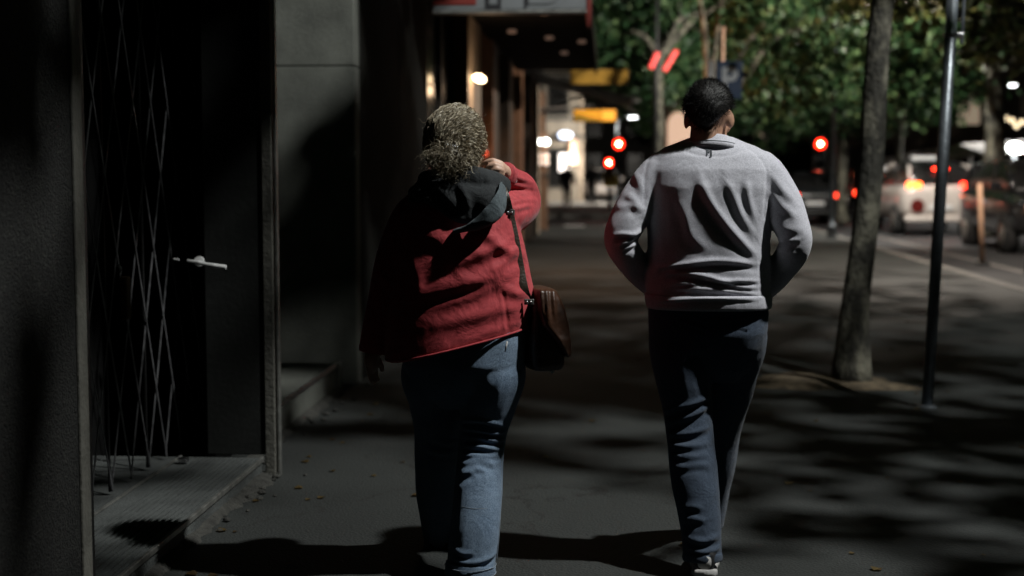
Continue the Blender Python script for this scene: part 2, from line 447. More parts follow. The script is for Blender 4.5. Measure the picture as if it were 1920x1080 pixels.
def fold(V, N, pts, w, h, face=(0, -1, 0), valley=0.6, taper=True, dirs=(0, 2), reach=None):
    """raise a cloth fold along a polyline given in the plane of axes `dirs`, on the side that looks along `face`"""
    P = np.array(pts, float)
    if len(P) > 2: P = catmull(P, 5)
    X = V[:, list(dirs)]
    best = np.full(len(V), 1e9); sgn = np.zeros(len(V)); par = np.zeros(len(V))
    tot = len(P) - 1
    for i in range(tot):
        a, b = P[i], P[i + 1]; d = b - a; L2 = d @ d + 1e-12
        t = np.clip(((X - a) @ d) / L2, 0, 1)
        q = X - (a + t[:, None] * d)
        ds = np.hypot(q[:, 0], q[:, 1])
        m = ds < best
        best[m] = ds[m]; sgn[m] = np.sign(d[0] * q[:, 1] - d[1] * q[:, 0])[m]; par[m] = ((i + t) / tot)[m]
    sd = best * sgn
    prof = np.exp(-(sd / w) ** 2) - valley * np.exp(-((sd + 1.7 * w) / (1.1 * w)) ** 2)
    tp = np.sin(np.clip(par, 0.02, 0.98) * np.pi) ** 0.6 if taper else 1.0
    fc = np.clip((N @ np.array(face, float)) * 2.0, 0, 1)
    V += N * (prof * tp * h * fc)[:, None]

def wobble(V, N, amp, scale, seed=0, stretch=(1, 1, 1), mask=None):
    rs = np.random.RandomState(seed); out = np.zeros(len(V))
    for o in range(7):
        k = rs.normal(size=3) * np.array(stretch) * scale * (0.6 + 0.35 * o); ph = rs.uniform(0, 6.28)
        out += np.sin(V @ k + ph) / (1 + 0.4 * o)
    if mask is not None: out = out * mask
    V += N * (out * amp / 3.0)[:, None]
# ================================================================== the setting
def structure(o): o['kind'] = 'structure'; return o
PAVE_R = 4.87            # kerb
structure(MB().box(-120, 120, -60, 300, -0.5, -0.12).build('road', 'road'))
structure(MB().box(-3.4, PAVE_R - 0.001, -14, 35.8, -0.4, 0.0).build('pavement', 'asphalt'))
structure(MB().box(-60, PAVE_R, 46.2, 140, -0.4, 0.0).build('far_pavement', 'concrete'))
structure(MB().box(15.5, 40, -10, 140, -0.4, 0.003).build('opposite_pavement', 'asphalt'))
structure(MB().bbox(PAVE_R, PAVE_R + 0.16, -14, 35.8, -0.3, 0.012, 0.015).build('kerb', 'kerb'))
structure(MB().bbox(-3.4, PAVE_R + 0.16, 35.8, 35.98, -0.3, 0.012, 0.015).build('corner_kerb', 'kerb'))
structure(MB().bbox(-60, PAVE_R, 46.0, 46.2, -0.3, 0.012, 0.015).build('far_kerb', 'kerb'))
structure(MB().box(6.25, 6.37, 10, 35, -0.12, -0.116).build('road_marking', 'worn_paint'))
for k in range(5):
    structure(MB().box(-1.2 + k * 1.15, -0.65 + k * 1.15, 37.2, 40.4, -0.12, -0.116).build('crossing_stripe', 'white_paint'))
def patch(name, cx, cy, rx, ry, h, mat, seed, n=40):
    rs = np.random.RandomState(seed); v = [(cx, cy, h)]; f = []
    ph = rs.uniform(0, 6.28, 5)
    for lev, (s, z) in enumerate(((0.55, h * 0.8), (1.0, 0.002))):
        for k in range(n):
            a = 2 * math.pi * k / n
            q = s * (1 + 0.16 * math.sin(3 * a + ph[0]) + 0.1 * math.sin(5 * a + ph[1]) + 0.05 * math.sin(11 * a + ph[2]))
            v.append((cx + rx * q * math.cos(a), cy + ry * q * math.sin(a), z + rs.uniform(-.3, .3) * (h if lev == 0 else 0) * 0.5))
    for k in range(n):
        f.append((0, 1 + k, 1 + (k + 1) % n)); f.append((1 + k, 1 + n + k, 1 + n + (k + 1) % n, 1 + (k + 1) % n))
    return structure(mesh_obj(name, v, f, mat, smooth=True))
patch('tree_pit_soil', 1.42, 9.6, 0.6, 0.4, 0.035, 'soil', 3)

# ---- the building with the gated doorway
bA = thing('plaster_building', 'dark building with rough plaster pier, gated doorway and stone entrance recess', 'building', (-2.4, 6, 0))
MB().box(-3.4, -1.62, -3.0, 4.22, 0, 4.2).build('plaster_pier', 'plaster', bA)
MB().bbox(-1.68, -1.612, 4.222, 4.30, 0, 4.2, 0.006).build('corner_trim', 'trim', bA)
MB().bbox(-1.80, -1.66, 4.302, 4.45, 0.0, 4.2, 0.006).build('gate_jamb', 'black_metal', bA)
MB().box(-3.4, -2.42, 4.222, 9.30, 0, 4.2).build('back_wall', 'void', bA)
MB().bbox(-2.418, -1.60, 4.31, 6.46, 0.0, 0.085, 0.008).build('threshold_slab', 'tread', bA)
MB().bbox(-1.606, -1.590, 4.32, 6.45, 0.070, 0.092, 0.003).build('nosing', 'dull_steel', bA)
for k in range(11):
    MB().box(-1.90 + k * 0.026, -1.90 + k * 0.026 + 0.011, 4.46, 6.40, 0.0855, 0.0915).build('tread_rib', 'tread', bA)
MB().bbox(-1.99, -1.975, 4.46, 6.44, 0.086, 0.096, 0.003).build('gate_rail', 'dull_steel', bA)
MB().bbox(-1.585, -1.535, 6.44, 6.50, 0.0, 4.2, 0.006).build('door_jamb', 'trim', bA)
MB().bbox(-1.528, -1.516, 6.45, 6.49, 0.0, 4.2, 0.003).build('jamb_edge', 'dull_steel', bA)
MB().box(-3.4, -1.60, 4.222, 9.30, 3.0, 4.2).build('lintel', 'dark_stone', bA)
MB().bbox(-2.419, -1.75, 7.32, 9.12, 0.0, 0.17, 0.006).build('entrance_step', 'stone', bA)
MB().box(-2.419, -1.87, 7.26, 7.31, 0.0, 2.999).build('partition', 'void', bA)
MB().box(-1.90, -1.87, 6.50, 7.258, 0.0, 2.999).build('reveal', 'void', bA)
MB().bbox(-1.762, -1.742, 7.33, 9.02, 0.152, 0.178, 0.003).build('step_nosing', 'steel', bA)
MB().bbox(-1.80, -1.735, 9.021, 9.20, 0.0, 0.174, 0.006).build('step_end_block', 'stone', bA)
MB().bbox(-2.419, -1.66, 9.302, 9.50, 0.0, 2.10, 0.006).build('stone_panel', 'stone', bA)
MB().bbox(-2.419, -1.662, 9.306, 9.50, 2.108, 3.0, 0.006).build('stone_panel', 'stone', bA)
# crumbled mortar along the foot of the wall
rs = np.random.RandomState(5); v = []; f = []
ys = np.linspace(4.2, 9.1, 70)
for i, y in enumerate(ys):
    wd = 0.015 + 0.04 * max(0, math.sin(y * 3.1 + 1.2)) * rs.uniform(.4, 1) + rs.uniform(0, .035)
    b0 = -1.59 if y < 6.5 else -1.74
    for q, (xx, z) in enumerate(((b0 - .012, .018 + rs.uniform(0, .012)), (b0 + wd * .5, .01 + rs.uniform(0, .008)), (b0 + wd, .001))):
        v.append((xx, y, z))
    if i:
        for q in range(2): f.append(((i - 1) * 3 + q, (i - 1) * 3 + q + 1, i * 3 + q + 1, i * 3 + q))
mesh_obj('mortar_fillet', v, f, 'mortar', bA, smooth=True)
for k in range(34):
    y = rs.uniform(4.4, 9.0); x = (-1.57 if y < 6.5 else -1.72) + abs(rs.normal(0, .08)); s = rs.uniform(.006, .018)
    vv, ff = ellipsoid((x, y, s * .5), (s, s * 1.3, s * .7), 6, 4, Euler((0, 0, rs.uniform(0, 3))).to_matrix())
    mesh_obj('mortar_crumb', vv, ff, 'mortar', bA)

# ---- folding lattice gate
XG = -2.04
gate = thing('folding_gate', 'black folding lattice gate drawn across the doorway', 'gate', (XG, 5.9, 0.095))
PIT = 0.24; Y0, Y1, Z0, Z1 = 4.46, 7.2, 0.10, 2.9
SL = 0.64                       # rise of a bar over one pitch
def bar(y, up, xx):
    """one flat lattice bar clipped to the gate's rectangle, seen as a thin strip"""
    n = int((Z1 - Z0) / SL) + 2
    z = Z0; dy = PIT if up else -PIT
    ya, za = y, Z0; yb, zb = y + dy * (Z1 - Z0) / SL, Z1
    def clip(ya, za, yb, zb):
        for lim, sg in ((Y0, 1), (Y1, -1)):
            if (ya - lim) * sg < 0 and (yb - lim) * sg < 0: return None
            if (ya - lim) * sg < 0: t = (lim - ya) / (yb - ya); ya, za = lim, za + (zb - za) * t
            if (yb - lim) * sg < 0: t = (lim - ya) / (yb - ya); yb, zb = lim, za + (zb - za) * t
        return ya, za, yb, zb
    c = clip(ya, za, yb, zb)
    if not c or abs(c[3] - c[1]) < .15: return
    ya, za, yb, zb = c
    w = 0.006
    v = []
    for (yy, zz) in ((ya, za), (yb, zb)):
        v += [(xx, yy - w, zz), (xx + .003, yy - w, zz), (xx + .004, yy + w, zz), (xx + .001, yy + w, zz)]
    mesh_obj('lattice_bar', v, [(0, 1, 5, 4), (1, 2, 6, 5), (2, 3, 7, 6), (3, 0, 4, 7), (0, 3, 2, 1), (4, 5, 6, 7)], 'gate_steel', gate)
M['gate_steel'] = pm('worn_black_gate_steel', (0.13, 0.13, 0.135), 0.32, 0.5, 24, 0.25, 70, metal=0.45)
k0 = int((Y0 - 3.0) / PIT)
for k in range(-4, 18):
    y = Y0 + k * PIT
    bar(y, True, XG); bar(y, False, XG + 0.006)
for k in range(1, 12, 2):
    yy = Y0 + k * PIT
    MB().box(XG - .008, XG - .002, yy - .008, yy + .008, Z0, Z1).build('upright_bar', 'black_metal', gate)
MB().bbox(XG - .02, XG + .02, 7.2, 7.24, .09, 2.95, .004).build('end_post', 'black_metal', gate)
lk = MB().bbox(XG + .012, XG + .045, 5.78, 5.83, .80, .98, .005).build('lock_case', 'brass', gate)
MB().tube([(XG + .03, 5.75, 1.0), (XG + .03, 5.75, 1.02), (XG + .03, 5.72, 1.03)], .006, 8).build('lock_shackle', 'steel', lk)
MB().lathe([(.006, 0), (.026, .004), (.026, .02), (.006, .024)], (-1.93, 6.30, .092), 12).build('floor_bolt', 'steel', gate)

# ---- dark metal door leaf standing open, with lever handle
door = thing('metal_door', 'plain black metal door leaf standing open beside the gate', 'door', (-1.72, 6.45, .09))
dl = MB().bbox(-1.86, -1.588, 6.45, 6.495, .10, 2.98, .004).build('door_leaf', 'door_metal', door)
h1 = W(352, 489, 6.40); h2 = W(424, 501, 6.36)
MB().tube([h1, W(372, 492, 6.38), W(385, 495, 6.37), W(402, 498, 6.36), h2], [.007, .009, .008, .010, .010], 10).build('lever_handle', 'chrome', dl)
MB().lathe([(.006, 0), (.024, .004), (.024, .02), (.008, .03)], (W(374, 490, 6.42).x, 6.405, W(374, 490, 6.42).z), 14, 'y').build('handle_rose', 'chrome', dl)
MB().tube([W(326, 486, 6.42), W(336, 487, 6.42)], .006, 8).build('latch', 'chrome', dl)

# ---- the shop building further along
bB = thing('shop_building', 'long shop building with bronze and beige pilasters and dark windows', 'building', (-3, 22, 0))
XF = -1.66
MB().box(-9, XF - .25, 9.51, 35.6, 0, 12).build('wall', 'dark_stone', bB)
for (ya, yb) in ((9.52, 11.3), (11.31, 13.1)):
    MB().bbox(XF - .249, XF, ya, yb, 0, 4.4, .006).build('cladding_panel', 'dark_stone', bB)
MB().box(XF - .249, XF + .06, 13.2, 35.6, 3.32, 4.4).build('fascia', 'dark_stone', bB)
MB().box(XF - .249, XF - .02, 13.2, 35.6, 0, .35).build('plinth', 'brown', bB)
pil = [(15.75, 17.4, 'beige', 'bronze'), (19.2, 20.2, 'brown', 'bronze'), (22.4, 23.3, 'brown', 'brown'), (25.4, 26.2, 'bronze', 'bronze'),
       (28.6, 29.5, 'brown', 'brown'), (31.4, 32.3, 'beige', 'brown'), (34.6, 35.58, 'brown', 'bronze')]
prev = 13.2
for (ya, yb, mf, ms) in pil:
    MB().bbox(XF - .12, XF - .08, prev + .06, ya - .14, .36, 3.3, .004).build('shop_window', 'glass', bB)
    for q in (prev + .03, (prev + ya) / 2, ya - .18):
        MB().bbox(XF - .16, XF - .03, q, q + .06, .352, 3.31, .004).build('window_mullion', 'brown', bB)
    MB().bbox(XF - .24, XF + .11, ya, yb, .0, 3.31, .008).build('pilaster', mf, bB)
    MB().bbox(XF - .24, XF + .125, ya - .1, ya - .003, .0, 3.31, .006).build('pilaster_edge', ms, bB)
    prev = yb
for k in range(6):
    for q in range(2):
        MB().bbox(XF - .26, XF - .235, 14.2 + k * 3.5, 15.9 + k * 3.5, 5.2 + q * 3.1, 7.2 + q * 3.1, .004).build('upper_window', 'glass', bB)

def lamp_light(name, parent, loc, power, col=(1, 1, 1), radius=0.06, kind='POINT', aim=None, size=2.6):
    ld = bpy.data.lights.new(name, kind)
    ld.energy = power; ld.color = col; ld.shadow_soft_size = radius
    o = bpy.data.objects.new(name, ld); COL.objects.link(o)
    if parent:
        o.parent = parent; o.location = Vector(loc) - world_of(parent)
    else: o.location = loc
    if kind == 'SPOT':
        ld.spot_size = size; ld.spot_blend = 0.6
        o.rotation_euler = (Vector(aim) - Vector(loc)).to_track_quat('-Z', 'Y').to_euler()
    return o

# wall lamp on the beige pilaster
WLP = W(884, 146, 16.1)
wl = thing('wall_lamp', 'small bright wall lamp on the beige pilaster', 'lamp', (XF + .11, 16.2, WLP.z))
MB().bbox(XF + .111, XF + .20, 16.16, 16.24, WLP.z + .03, WLP.z + .07, .006).build('bracket', 'black_metal', wl)
v, fc = ellipsoid((XF + .20, 16.2, WLP.z), (.075, .09, .045), 14, 8, Euler((0, .35, 0)).to_matrix())
mesh_obj('lamp_bowl', v, fc, 'lamp_warm', wl, True)
lamp_light('lamp_light', wl, (XF + .36, 16.1, WLP.z - .14), WARM_POWER * .12, (1, .66, .4), .06)

# flat canopy over the shop front with soffit lamps
cn = thing('shop_canopy', 'flat dark canopy with red edge over the shop front', 'canopy', (XF, 18, 3.1))
MB().bbox(XF + .065, -.24, 13.6, 25.0, 3.16, 3.3, .01).build('canopy_slab', 'soffit_board', cn)
MB().bbox(-.238, -.19, 13.6, 15.4, 2.98, 3.34, .008).build('red_edge', 'sign_red', cn)
MB().bbox(-.238, -.19, 15.402, 25.0, 3.10, 3.34, .008).build('dark_edge', 'soffit_board', cn)
MB().bbox(XF + .07, -.242, 13.54, 13.598, 2.98, 3.34, .008).build('front_edge', 'sign_black', cn)
for k, (px, py) in enumerate(((1021, 25), (1030, 72), (1091, 79), (960, 60), (1058, 100))):
    d = ray(px, py); t = (3.13 - CAM.z) / d.z; p = CAM + d * t
    if p.y > 24.6 or p.x < XF + .2: p = Vector((-.9 + .1 * k, 18 + k * 1.4, 3.13))
    s = MB().lathe([(.05, .03), (.06, 0), (.045, -.012), (.01, -.014)], (p.x, p.y, 3.128), 14).build('soffit_lamp', 'soffit', cn, True)
for y, k in ((18.5, 2.2), (21.5, 2.6)):
    lamp_light('canopy_spot', cn, (-.75, y, 3.10), WARM_POWER * k, (1, .56, .30), .05, 'SPOT', (-.2, y + .4, 0), 2.0)
lamp_light('canopy_spot', cn, (-.42, 24.2, 2.86), WARM_POWER * 7, (1, .42, .16), .05, 'SPOT', (1.75, 25.0, 3.3), 1.3)  # orange spot added to light the forked trunk, aimed slightly up at it

# hanging sign with big outlined letters
sg = thing('projecting_sign', 'grey and red projecting sign with large outlined letters above the pavement', 'sign', (XF, 12.0, 2.9))
YS = 12.0
a = W(812, 20, YS); b = W(1072, 18, YS); zt = a.z + 0.62
MB().bbox(a.x, b.x + .12, YS, YS + .16, a.z, zt, .012).build('sign_box', 'sign_grey', sg)
MB().bbox(a.x + .004, W(893, 10, YS).x, YS - .012, YS - .001, a.z + .045, zt - .04, .003).build('red_field', 'sign_red', sg)
MB().bbox(a.x - .004, b.x + .124, YS - .014, YS + .17, a.z - .022, a.z - .001, .004).build('sign_edge', 'dull_steel', sg)
MB().bbox(b.x + .124, b.x + .165, YS - .01, YS + .17, W(1100, 50, YS).z, zt, .006).build('red_end', 'sign_red', sg)
MB().bbox(XF - .02, a.x - .006, YS + .05, YS + .11, zt - .2, zt - .14, .006).build('sign_bracket', 'black_metal', sg)
MB().bbox(XF - .02, a.x - .006, YS + .05, YS + .11, a.z + .1, a.z + .16, .006).build('sign_bracket', 'black_metal', sg)
def text(name, s, mat, parent, loc, size, rot=(math.pi / 2, 0, 0), ext=0.004, bold=0.0, scx=1.0):
    cu = bpy.data.curves.new(name, 'FONT'); cu.body = s; cu.size = size; cu.extrude = ext; cu.offset = bold
    cu.align_x = 'CENTER'
    t = bpy.data.objects.new('work', cu); COL.objects.link(t)
    bpy.context.view_layer.update()
    me = bpy.data.meshes.new_from_object(t.evaluated_get(bpy.context.evaluated_depsgraph_get()))
    bpy.data.objects.remove(t)
    me.materials.clear(); me.materials.append(M[mat]); me.name = name
    o = bpy.data.objects.new(name, me); COL.objects.link(o)
    o.parent = parent; o.location = Vector(loc) - world_of(parent); o.rotation_euler = rot; o.scale = (scx, 1, 1)
    return o
zb = W(925, 10, YS).z
text('sign_letter', 'T', 'sign_black', sg, (W(925, 10, YS).x, YS - .006, zb), .62, bold=.035, ext=.004)
text('sign_letter', 'T', 'sign_grey', sg, (W(925, 10, YS).x, YS - .012, zb + .012), .60, bold=.004, ext=.004)
text('sign_letter', 'B', 'sign_black', sg, (W(1020, 10, YS).x, YS - .006, zb), .62, bold=.035, ext=.004)
text('sign_letter', 'B', 'sign_grey', sg, (W(1020, 10, YS).x, YS - .012, zb + .012), .60, bold=.004, ext=.004)

def box_sign(name, label, px0, px1, py0, py1, Y, mat, depth=.14, arm=True):
    p = W(px0, py1, Y); q = W(px1, py0, Y)
    t = thing(name, label, 'sign', (p.x, Y, p.z))
    MB().bbox(p.x - .02, q.x + .02, Y + .012, Y + depth, p.z - .02, q.z + .02, .01).build('sign_case', 'sign_black', t)
    MB().bbox(p.x, q.x, Y, Y + .0115, p.z, q.z, .003).build('sign_face', mat, t)
    if arm: MB().tube([(XF - .02, Y + .07, q.z - .05), (p.x - .015, Y + .07, q.z - .05)], .025, 8).build('sign_arm', 'black_metal', t)
    return t
box_sign('yellow_sign', 'dull unlit yellow sign high on the shop front', 1070, 1178, 130, 158, 27.0, 'yellow')
t = box_sign('amber_sign', 'glowing amber box sign below the dull yellow one', 1076, 1154, 206, 227, 33.0, 'amber_sign')
p = W(1128, 226, 33 - .02); q = W(1153, 207, 33 - .02)
MB().bbox(p.x, q.x, 32.985, 32.998, p.z, q.z, .002).build('bright_end', glow('amber_bright', (1, .45, .05), .7), t)
MB().add([W(1078, 213, 32.99), W(1128, 226, 32.99), W(1078, 226, 32.99), W(1078, 213, 32.995), W(1128, 226, 32.995), W(1078, 226, 32.995)], [(0, 2, 1), (3, 4, 5), (0, 1, 4, 3), (1, 2, 5, 4), (2, 0, 3, 5)]).build('dark_wedge', 'yellow', t)

# folding awning with pale arms
aw = thing('folding_awning', 'dark folding awning with pale metal arms over the pavement', 'awning', (XF, 29, 3.0))
za = 3.05
mesh_obj('awning_cloth', [(XF - .02, 27.6, za + .35), (XF - .02, 31.5, za + .35), (.45, 31.5, za - .22), (.45, 27.6, za - .22), (XF - .02, 27.6, za + .32), (XF - .02, 31.5, za + .32), (.45, 31.5, za - .25), (.45, 27.6, za - .25)],
         [(0, 3, 2, 1), (4, 5, 6, 7), (0, 1, 5, 4), (1, 2, 6, 5), (2, 3, 7, 6), (3, 0, 4, 7)], 'awning', aw)
for (x1, y1, x2, y2, Y) in ((1012, 212, 1100, 178, 29.5), (1100, 178, 1196, 212, 29.5), (1040, 180, 1200, 190, 31.2), (1012, 205, 1150, 196, 27.7)):
    MB().tube([W(x1, y1, Y), W(x2, y2, Y)], .024, 8).build('awning_arm', 'tarp', aw)
MB().tube([(.47, 27.6, za - .24), (.47, 31.5, za - .24)], .04, 8).build('front_rail', 'tarp', aw)

# pairs of glowing balls added for dots reflected in glass at the shop corner
lt = thing('glint_ladder', 'two upright rows of glowing balls standing in for reflected dots at the shop corner', 'lamp', (-1.5, 34.4, 0))
for px in (1010, 1024):
    c = W(px, 300, 34.3)
    MB().bbox(c.x - .035, c.x + .035, 34.33, 34.37, 0.0, W(px, 255, 34.3).z + .1, .006).build('glint_rail', 'bronze', lt)
    for py, mt in ((266, 'lamp_white'), (293, 'lamp_soft'), (305, 'lamp_soft'), (329, 'brown')):
        w = W(px, py, 34.25); MB().ball(w, .07, 12, 8).build('glint_ball', mt, lt, True)

# red glow low on the shop front, next to the lady's cheek
rl = thing('red_lamp', 'small round red lamp on the bronze shop front', 'lamp', W(909, 288, 19.0))
c = W(909, 288, 18.9)
MB().ball(c, .04, 12, 8).build('red_bulb', glow('red_bulb', (1, .10, .04), .9), rl, True)
MB().tube([(c.x, c.y, c.z), (XF + .0, 18.95, c.z)], .015, 8).build('lamp_arm', 'black_metal', rl)

# ---- building beyond the crossing, lit corner
bC = thing('corner_building', 'pale lit corner building beyond the crossing', 'building', (-4, 68, 0))
MB().box(-14, -1.26, 66, 80, 0, 15).build('wall', 'facade_far', bC)
for k in range(5):
    MB().bbox(-1.31, -1.14, 65.86, 66.02, k * 2.4, k * 2.4 + 2.34, .02).build('corner_quoin', 'beige', bC)
for zz in (2.9, 3.7, 5.4):
    MB().bbox(-9, -1.08, 65.80, 65.99, zz, zz + .16, .02).build('cornice', 'facade_dark', bC)
for k in range(4):
    for q in range(3):
        x = -2.3 - k * 1.7
        fr = MB().bbox(x - .5, x + .5, 65.93, 65.995, .6 + q * 3.3, 2.5 + q * 3.3, .01).build('window_frame', 'facade_dark', bC)
        MB().bbox(x - .42, x + .42, 65.90, 65.925, .7 + q * 3.3, 2.4 + q * 3.3, .004).build('window_pane', 'glass', fr)
ov = thing('oval_sign', 'oval bluish white lit sign on the corner building', 'sign', W(1060, 253, 65.6))
c = W(1060, 253, 65.5)
v, fc = ellipsoid(c, (.33, .09, .17), 20, 10); mesh_obj('sign_face', v, fc, 'sign_lit', ov, True)
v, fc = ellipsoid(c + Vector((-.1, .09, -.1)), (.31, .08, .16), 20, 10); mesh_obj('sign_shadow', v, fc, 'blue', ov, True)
MB().tube([c + Vector((0, .05, 0)), c + Vector((0, .49, 0))], .03, 8).build('sign_arm', 'black_metal', ov)
sp = thing('lit_shop_sign', 'white lit shop panel at street level on the corner building', 'sign', W(1056, 305, 65.7))
p = W(1048, 322, 65.7); q = W(1068, 288, 65.7)
MB().bbox(p.x, q.x, 65.7, 65.76, p.z, q.z, .02).build('panel_face', 'shop_white', sp)
MB().bbox(p.x - .03, q.x + .03, 65.765, 65.9, p.z - .03, q.z + .03, .02).build('panel_case', 'sign_grey', sp)
lamp_light('sign_light', sp, (q.x + .2, 65.2, q.z - .3), 60, (1, .88, .76), .2)
sp = thing('warm_poster_box', 'peach lit poster box beside the white shop panel', 'sign', W(1075, 280, 65.7))
p = W(1068, 308, 65.6); q = W(1082, 262, 65.6)
MB().bbox(p.x, q.x, 65.6, 65.66, p.z, q.z, .02).build('panel_face', glow('peach_panel', (1, .62, .42), .45), sp)
MB().bbox(p.x - .03, q.x + .03, 65.665, 65.9, p.z - .03, q.z + .03, .02).build('panel_case', 'sign_grey', sp)

# ---- backlit advertising kiosk
kc = W(1262, 330, 52)
kk = thing('advertising_kiosk', 'pink beige advertising kiosk with a bright backlit panel', 'kiosk', (kc.x, 52, 0))
x0 = W(1228, 250, 52).x; x1 = W(1345, 250, 52).x; zt = W(1260, 192, 52).z
MB().bbox(x0, x1, 52, 53.6, 0, zt, .03).build('kiosk_wall', 'beige', kk)
MB().bbox(x0 - .12, x1 + .12, 51.85, 53.7, zt + .002, zt + .14, .03).build('kiosk_roof', 'beige', kk)
v = []; n = 16
xa, xb = W(1254, 0, 51.95).x, W(1322, 0, 51.95).x; zb_, zc_ = W(1260, 318, 51.95).z, W(1260, 232, 51.95).z
prof = [(xa, zb_), (xb, zb_)] + [((xa + xb) / 2 + (xb - xa) / 2 * math.cos(a), zc_ + .5 * math.sin(a)) for a in np.linspace(0, math.pi, n)]
for yy in (51.95, 51.99): v += [(x, yy, z) for x, z in prof]
m_ = len(prof)
fcs = [list(range(m_)), [m_ + k for k in range(m_)][::-1]] + [(k, (k + 1) % m_, m_ + (k + 1) % m_, m_ + k) for k in range(m_)]
mesh_obj('arched_panel', v, fcs, 'poster', kk)
MB().bbox(W(1231, 0, 51.96).x, W(1243, 0, 51.96).x, 51.96, 51.995, W(0, 248, 51.96).z, W(0, 225, 51.96).z, .01).build('dark_window', 'glass', kk)

# ---- buildings closing the view
def block(name, label, x0, x1, y0, y1, h, mat, rows, cols, face, litp=.06, seed=0):
    t = thing(name, label, 'building', ((x0 + x1) / 2, y0, 0))
    MB().box(x0, x1, y0, y1, 0, h).build('wall', mat, t)
    rs = np.random.RandomState(seed)
    for r in range(rows):
        for c in range(cols):
            z = 1.0 + r * 3.2
            lit = rs.rand() < litp
            if face == 'x':
                y = y0 + (c + .5) * (y1 - y0) / cols
                fr = MB().bbox(x0 - .06, x0 - .002, y - .75, y + .75, z - .1, z + 1.9, .01).build('window_frame', 'facade_dark' if mat != 'facade_dark' else 'brown', t)
                MB().bbox(x0 - .10, x0 - .062, y - .62, y + .62, z, z + 1.8, .004).build('window_pane', 'window_lit' if lit else 'glass', fr)
            else:
                x = x0 + (c + .5) * (x1 - x0) / cols
                fr = MB().bbox(x - .75, x + .75, y0 - .06, y0 - .002, z - .1, z + 1.9, .01).build('window_frame', 'facade_dark' if mat != 'facade_dark' else 'brown', t)
                MB().bbox(x - .62, x + .62, y0 - .10, y0 - .062, z, z + 1.8, .004).build('window_pane', 'window_lit' if lit else 'glass', fr)
    for r in range(rows):
        z = 3.4 + r * 3.2
        if face == 'x': MB().bbox(x0 - .14, x0 - .003, y0, y1, z, z + .18, .02).build('cornice', mat, t)
        else: MB().bbox(x0, x1, y0 - .14, y0 - .003, z, z + .18, .02).build('cornice', mat, t)
    return t
block('opposite_building', 'dark building across the road behind the trees', 22, 34, 40, 84, 16, 'facade_dark', 4, 10, 'x', .10, 1)
block('street_end_building', 'broad dim building closing the far end of the street', -20, 21, 118, 130, 20, 'facade_dark', 5, 12, 'y', .10, 2)
block('pale_end_building', 'pale narrow building glimpsed behind the queue of cars', 14, 25, 88, 98, 14, 'facade_far', 4, 5, 'y', .15, 3)

# ================================================================== trees
def near_any(P, segs):
    keep = np.ones(len(P), bool)
    for a, b, r in segs:
        a = np.array(a, float); d = np.array(b, float) - a; L2 = d @ d
        t = np.clip(((P - a) @ d) / L2, 0, 1)
        # beam widens from the lamp to the target
        dist = np.linalg.norm(P - (a + t[:, None] * d), axis=1)
        keep &= dist > r * (0.15 + 0.85 * t)
    return keep

def leaves(cs, per, spread, size, seed, keepf=None):
    rs = np.random.RandomState(seed)
    cs = np.asarray(cs); n = len(cs) * per
    P = np.repeat(cs, per, 0) + rs.normal(size=(n, 3)) * np.array(spread)
    if keepf is not None: P = P[keepf(P)]
    n = len(P)
    d = rs.normal(size=(n, 3)) + np.array((0, 0, -.5)); d /= np.linalg.norm(d, axis=1)[:, None]
    u = np.cross(d, rs.normal(size=(n, 3))); u /= np.linalg.norm(u, axis=1)[:, None]
    w = np.cross(d, u)
    s = size * rs.uniform(.4, 1.4, n)[:, None]
    shape = [(0, 0, 0), (.18, .42, .05), (.62, .5, .1), (1.0, 0, -.08), (.62, -.5, .1), (.18, -.42, .05)]
    V = np.stack([P + s * (d * a + u * b + w * c) for a, b, c in shape], 1).reshape(-1, 3)
    i = np.arange(n)[:, None] * 6
    F = np.concatenate([i + np.array([0, 1, 2, 3]), i + np.array([0, 3, 4, 5])])
    return V, F

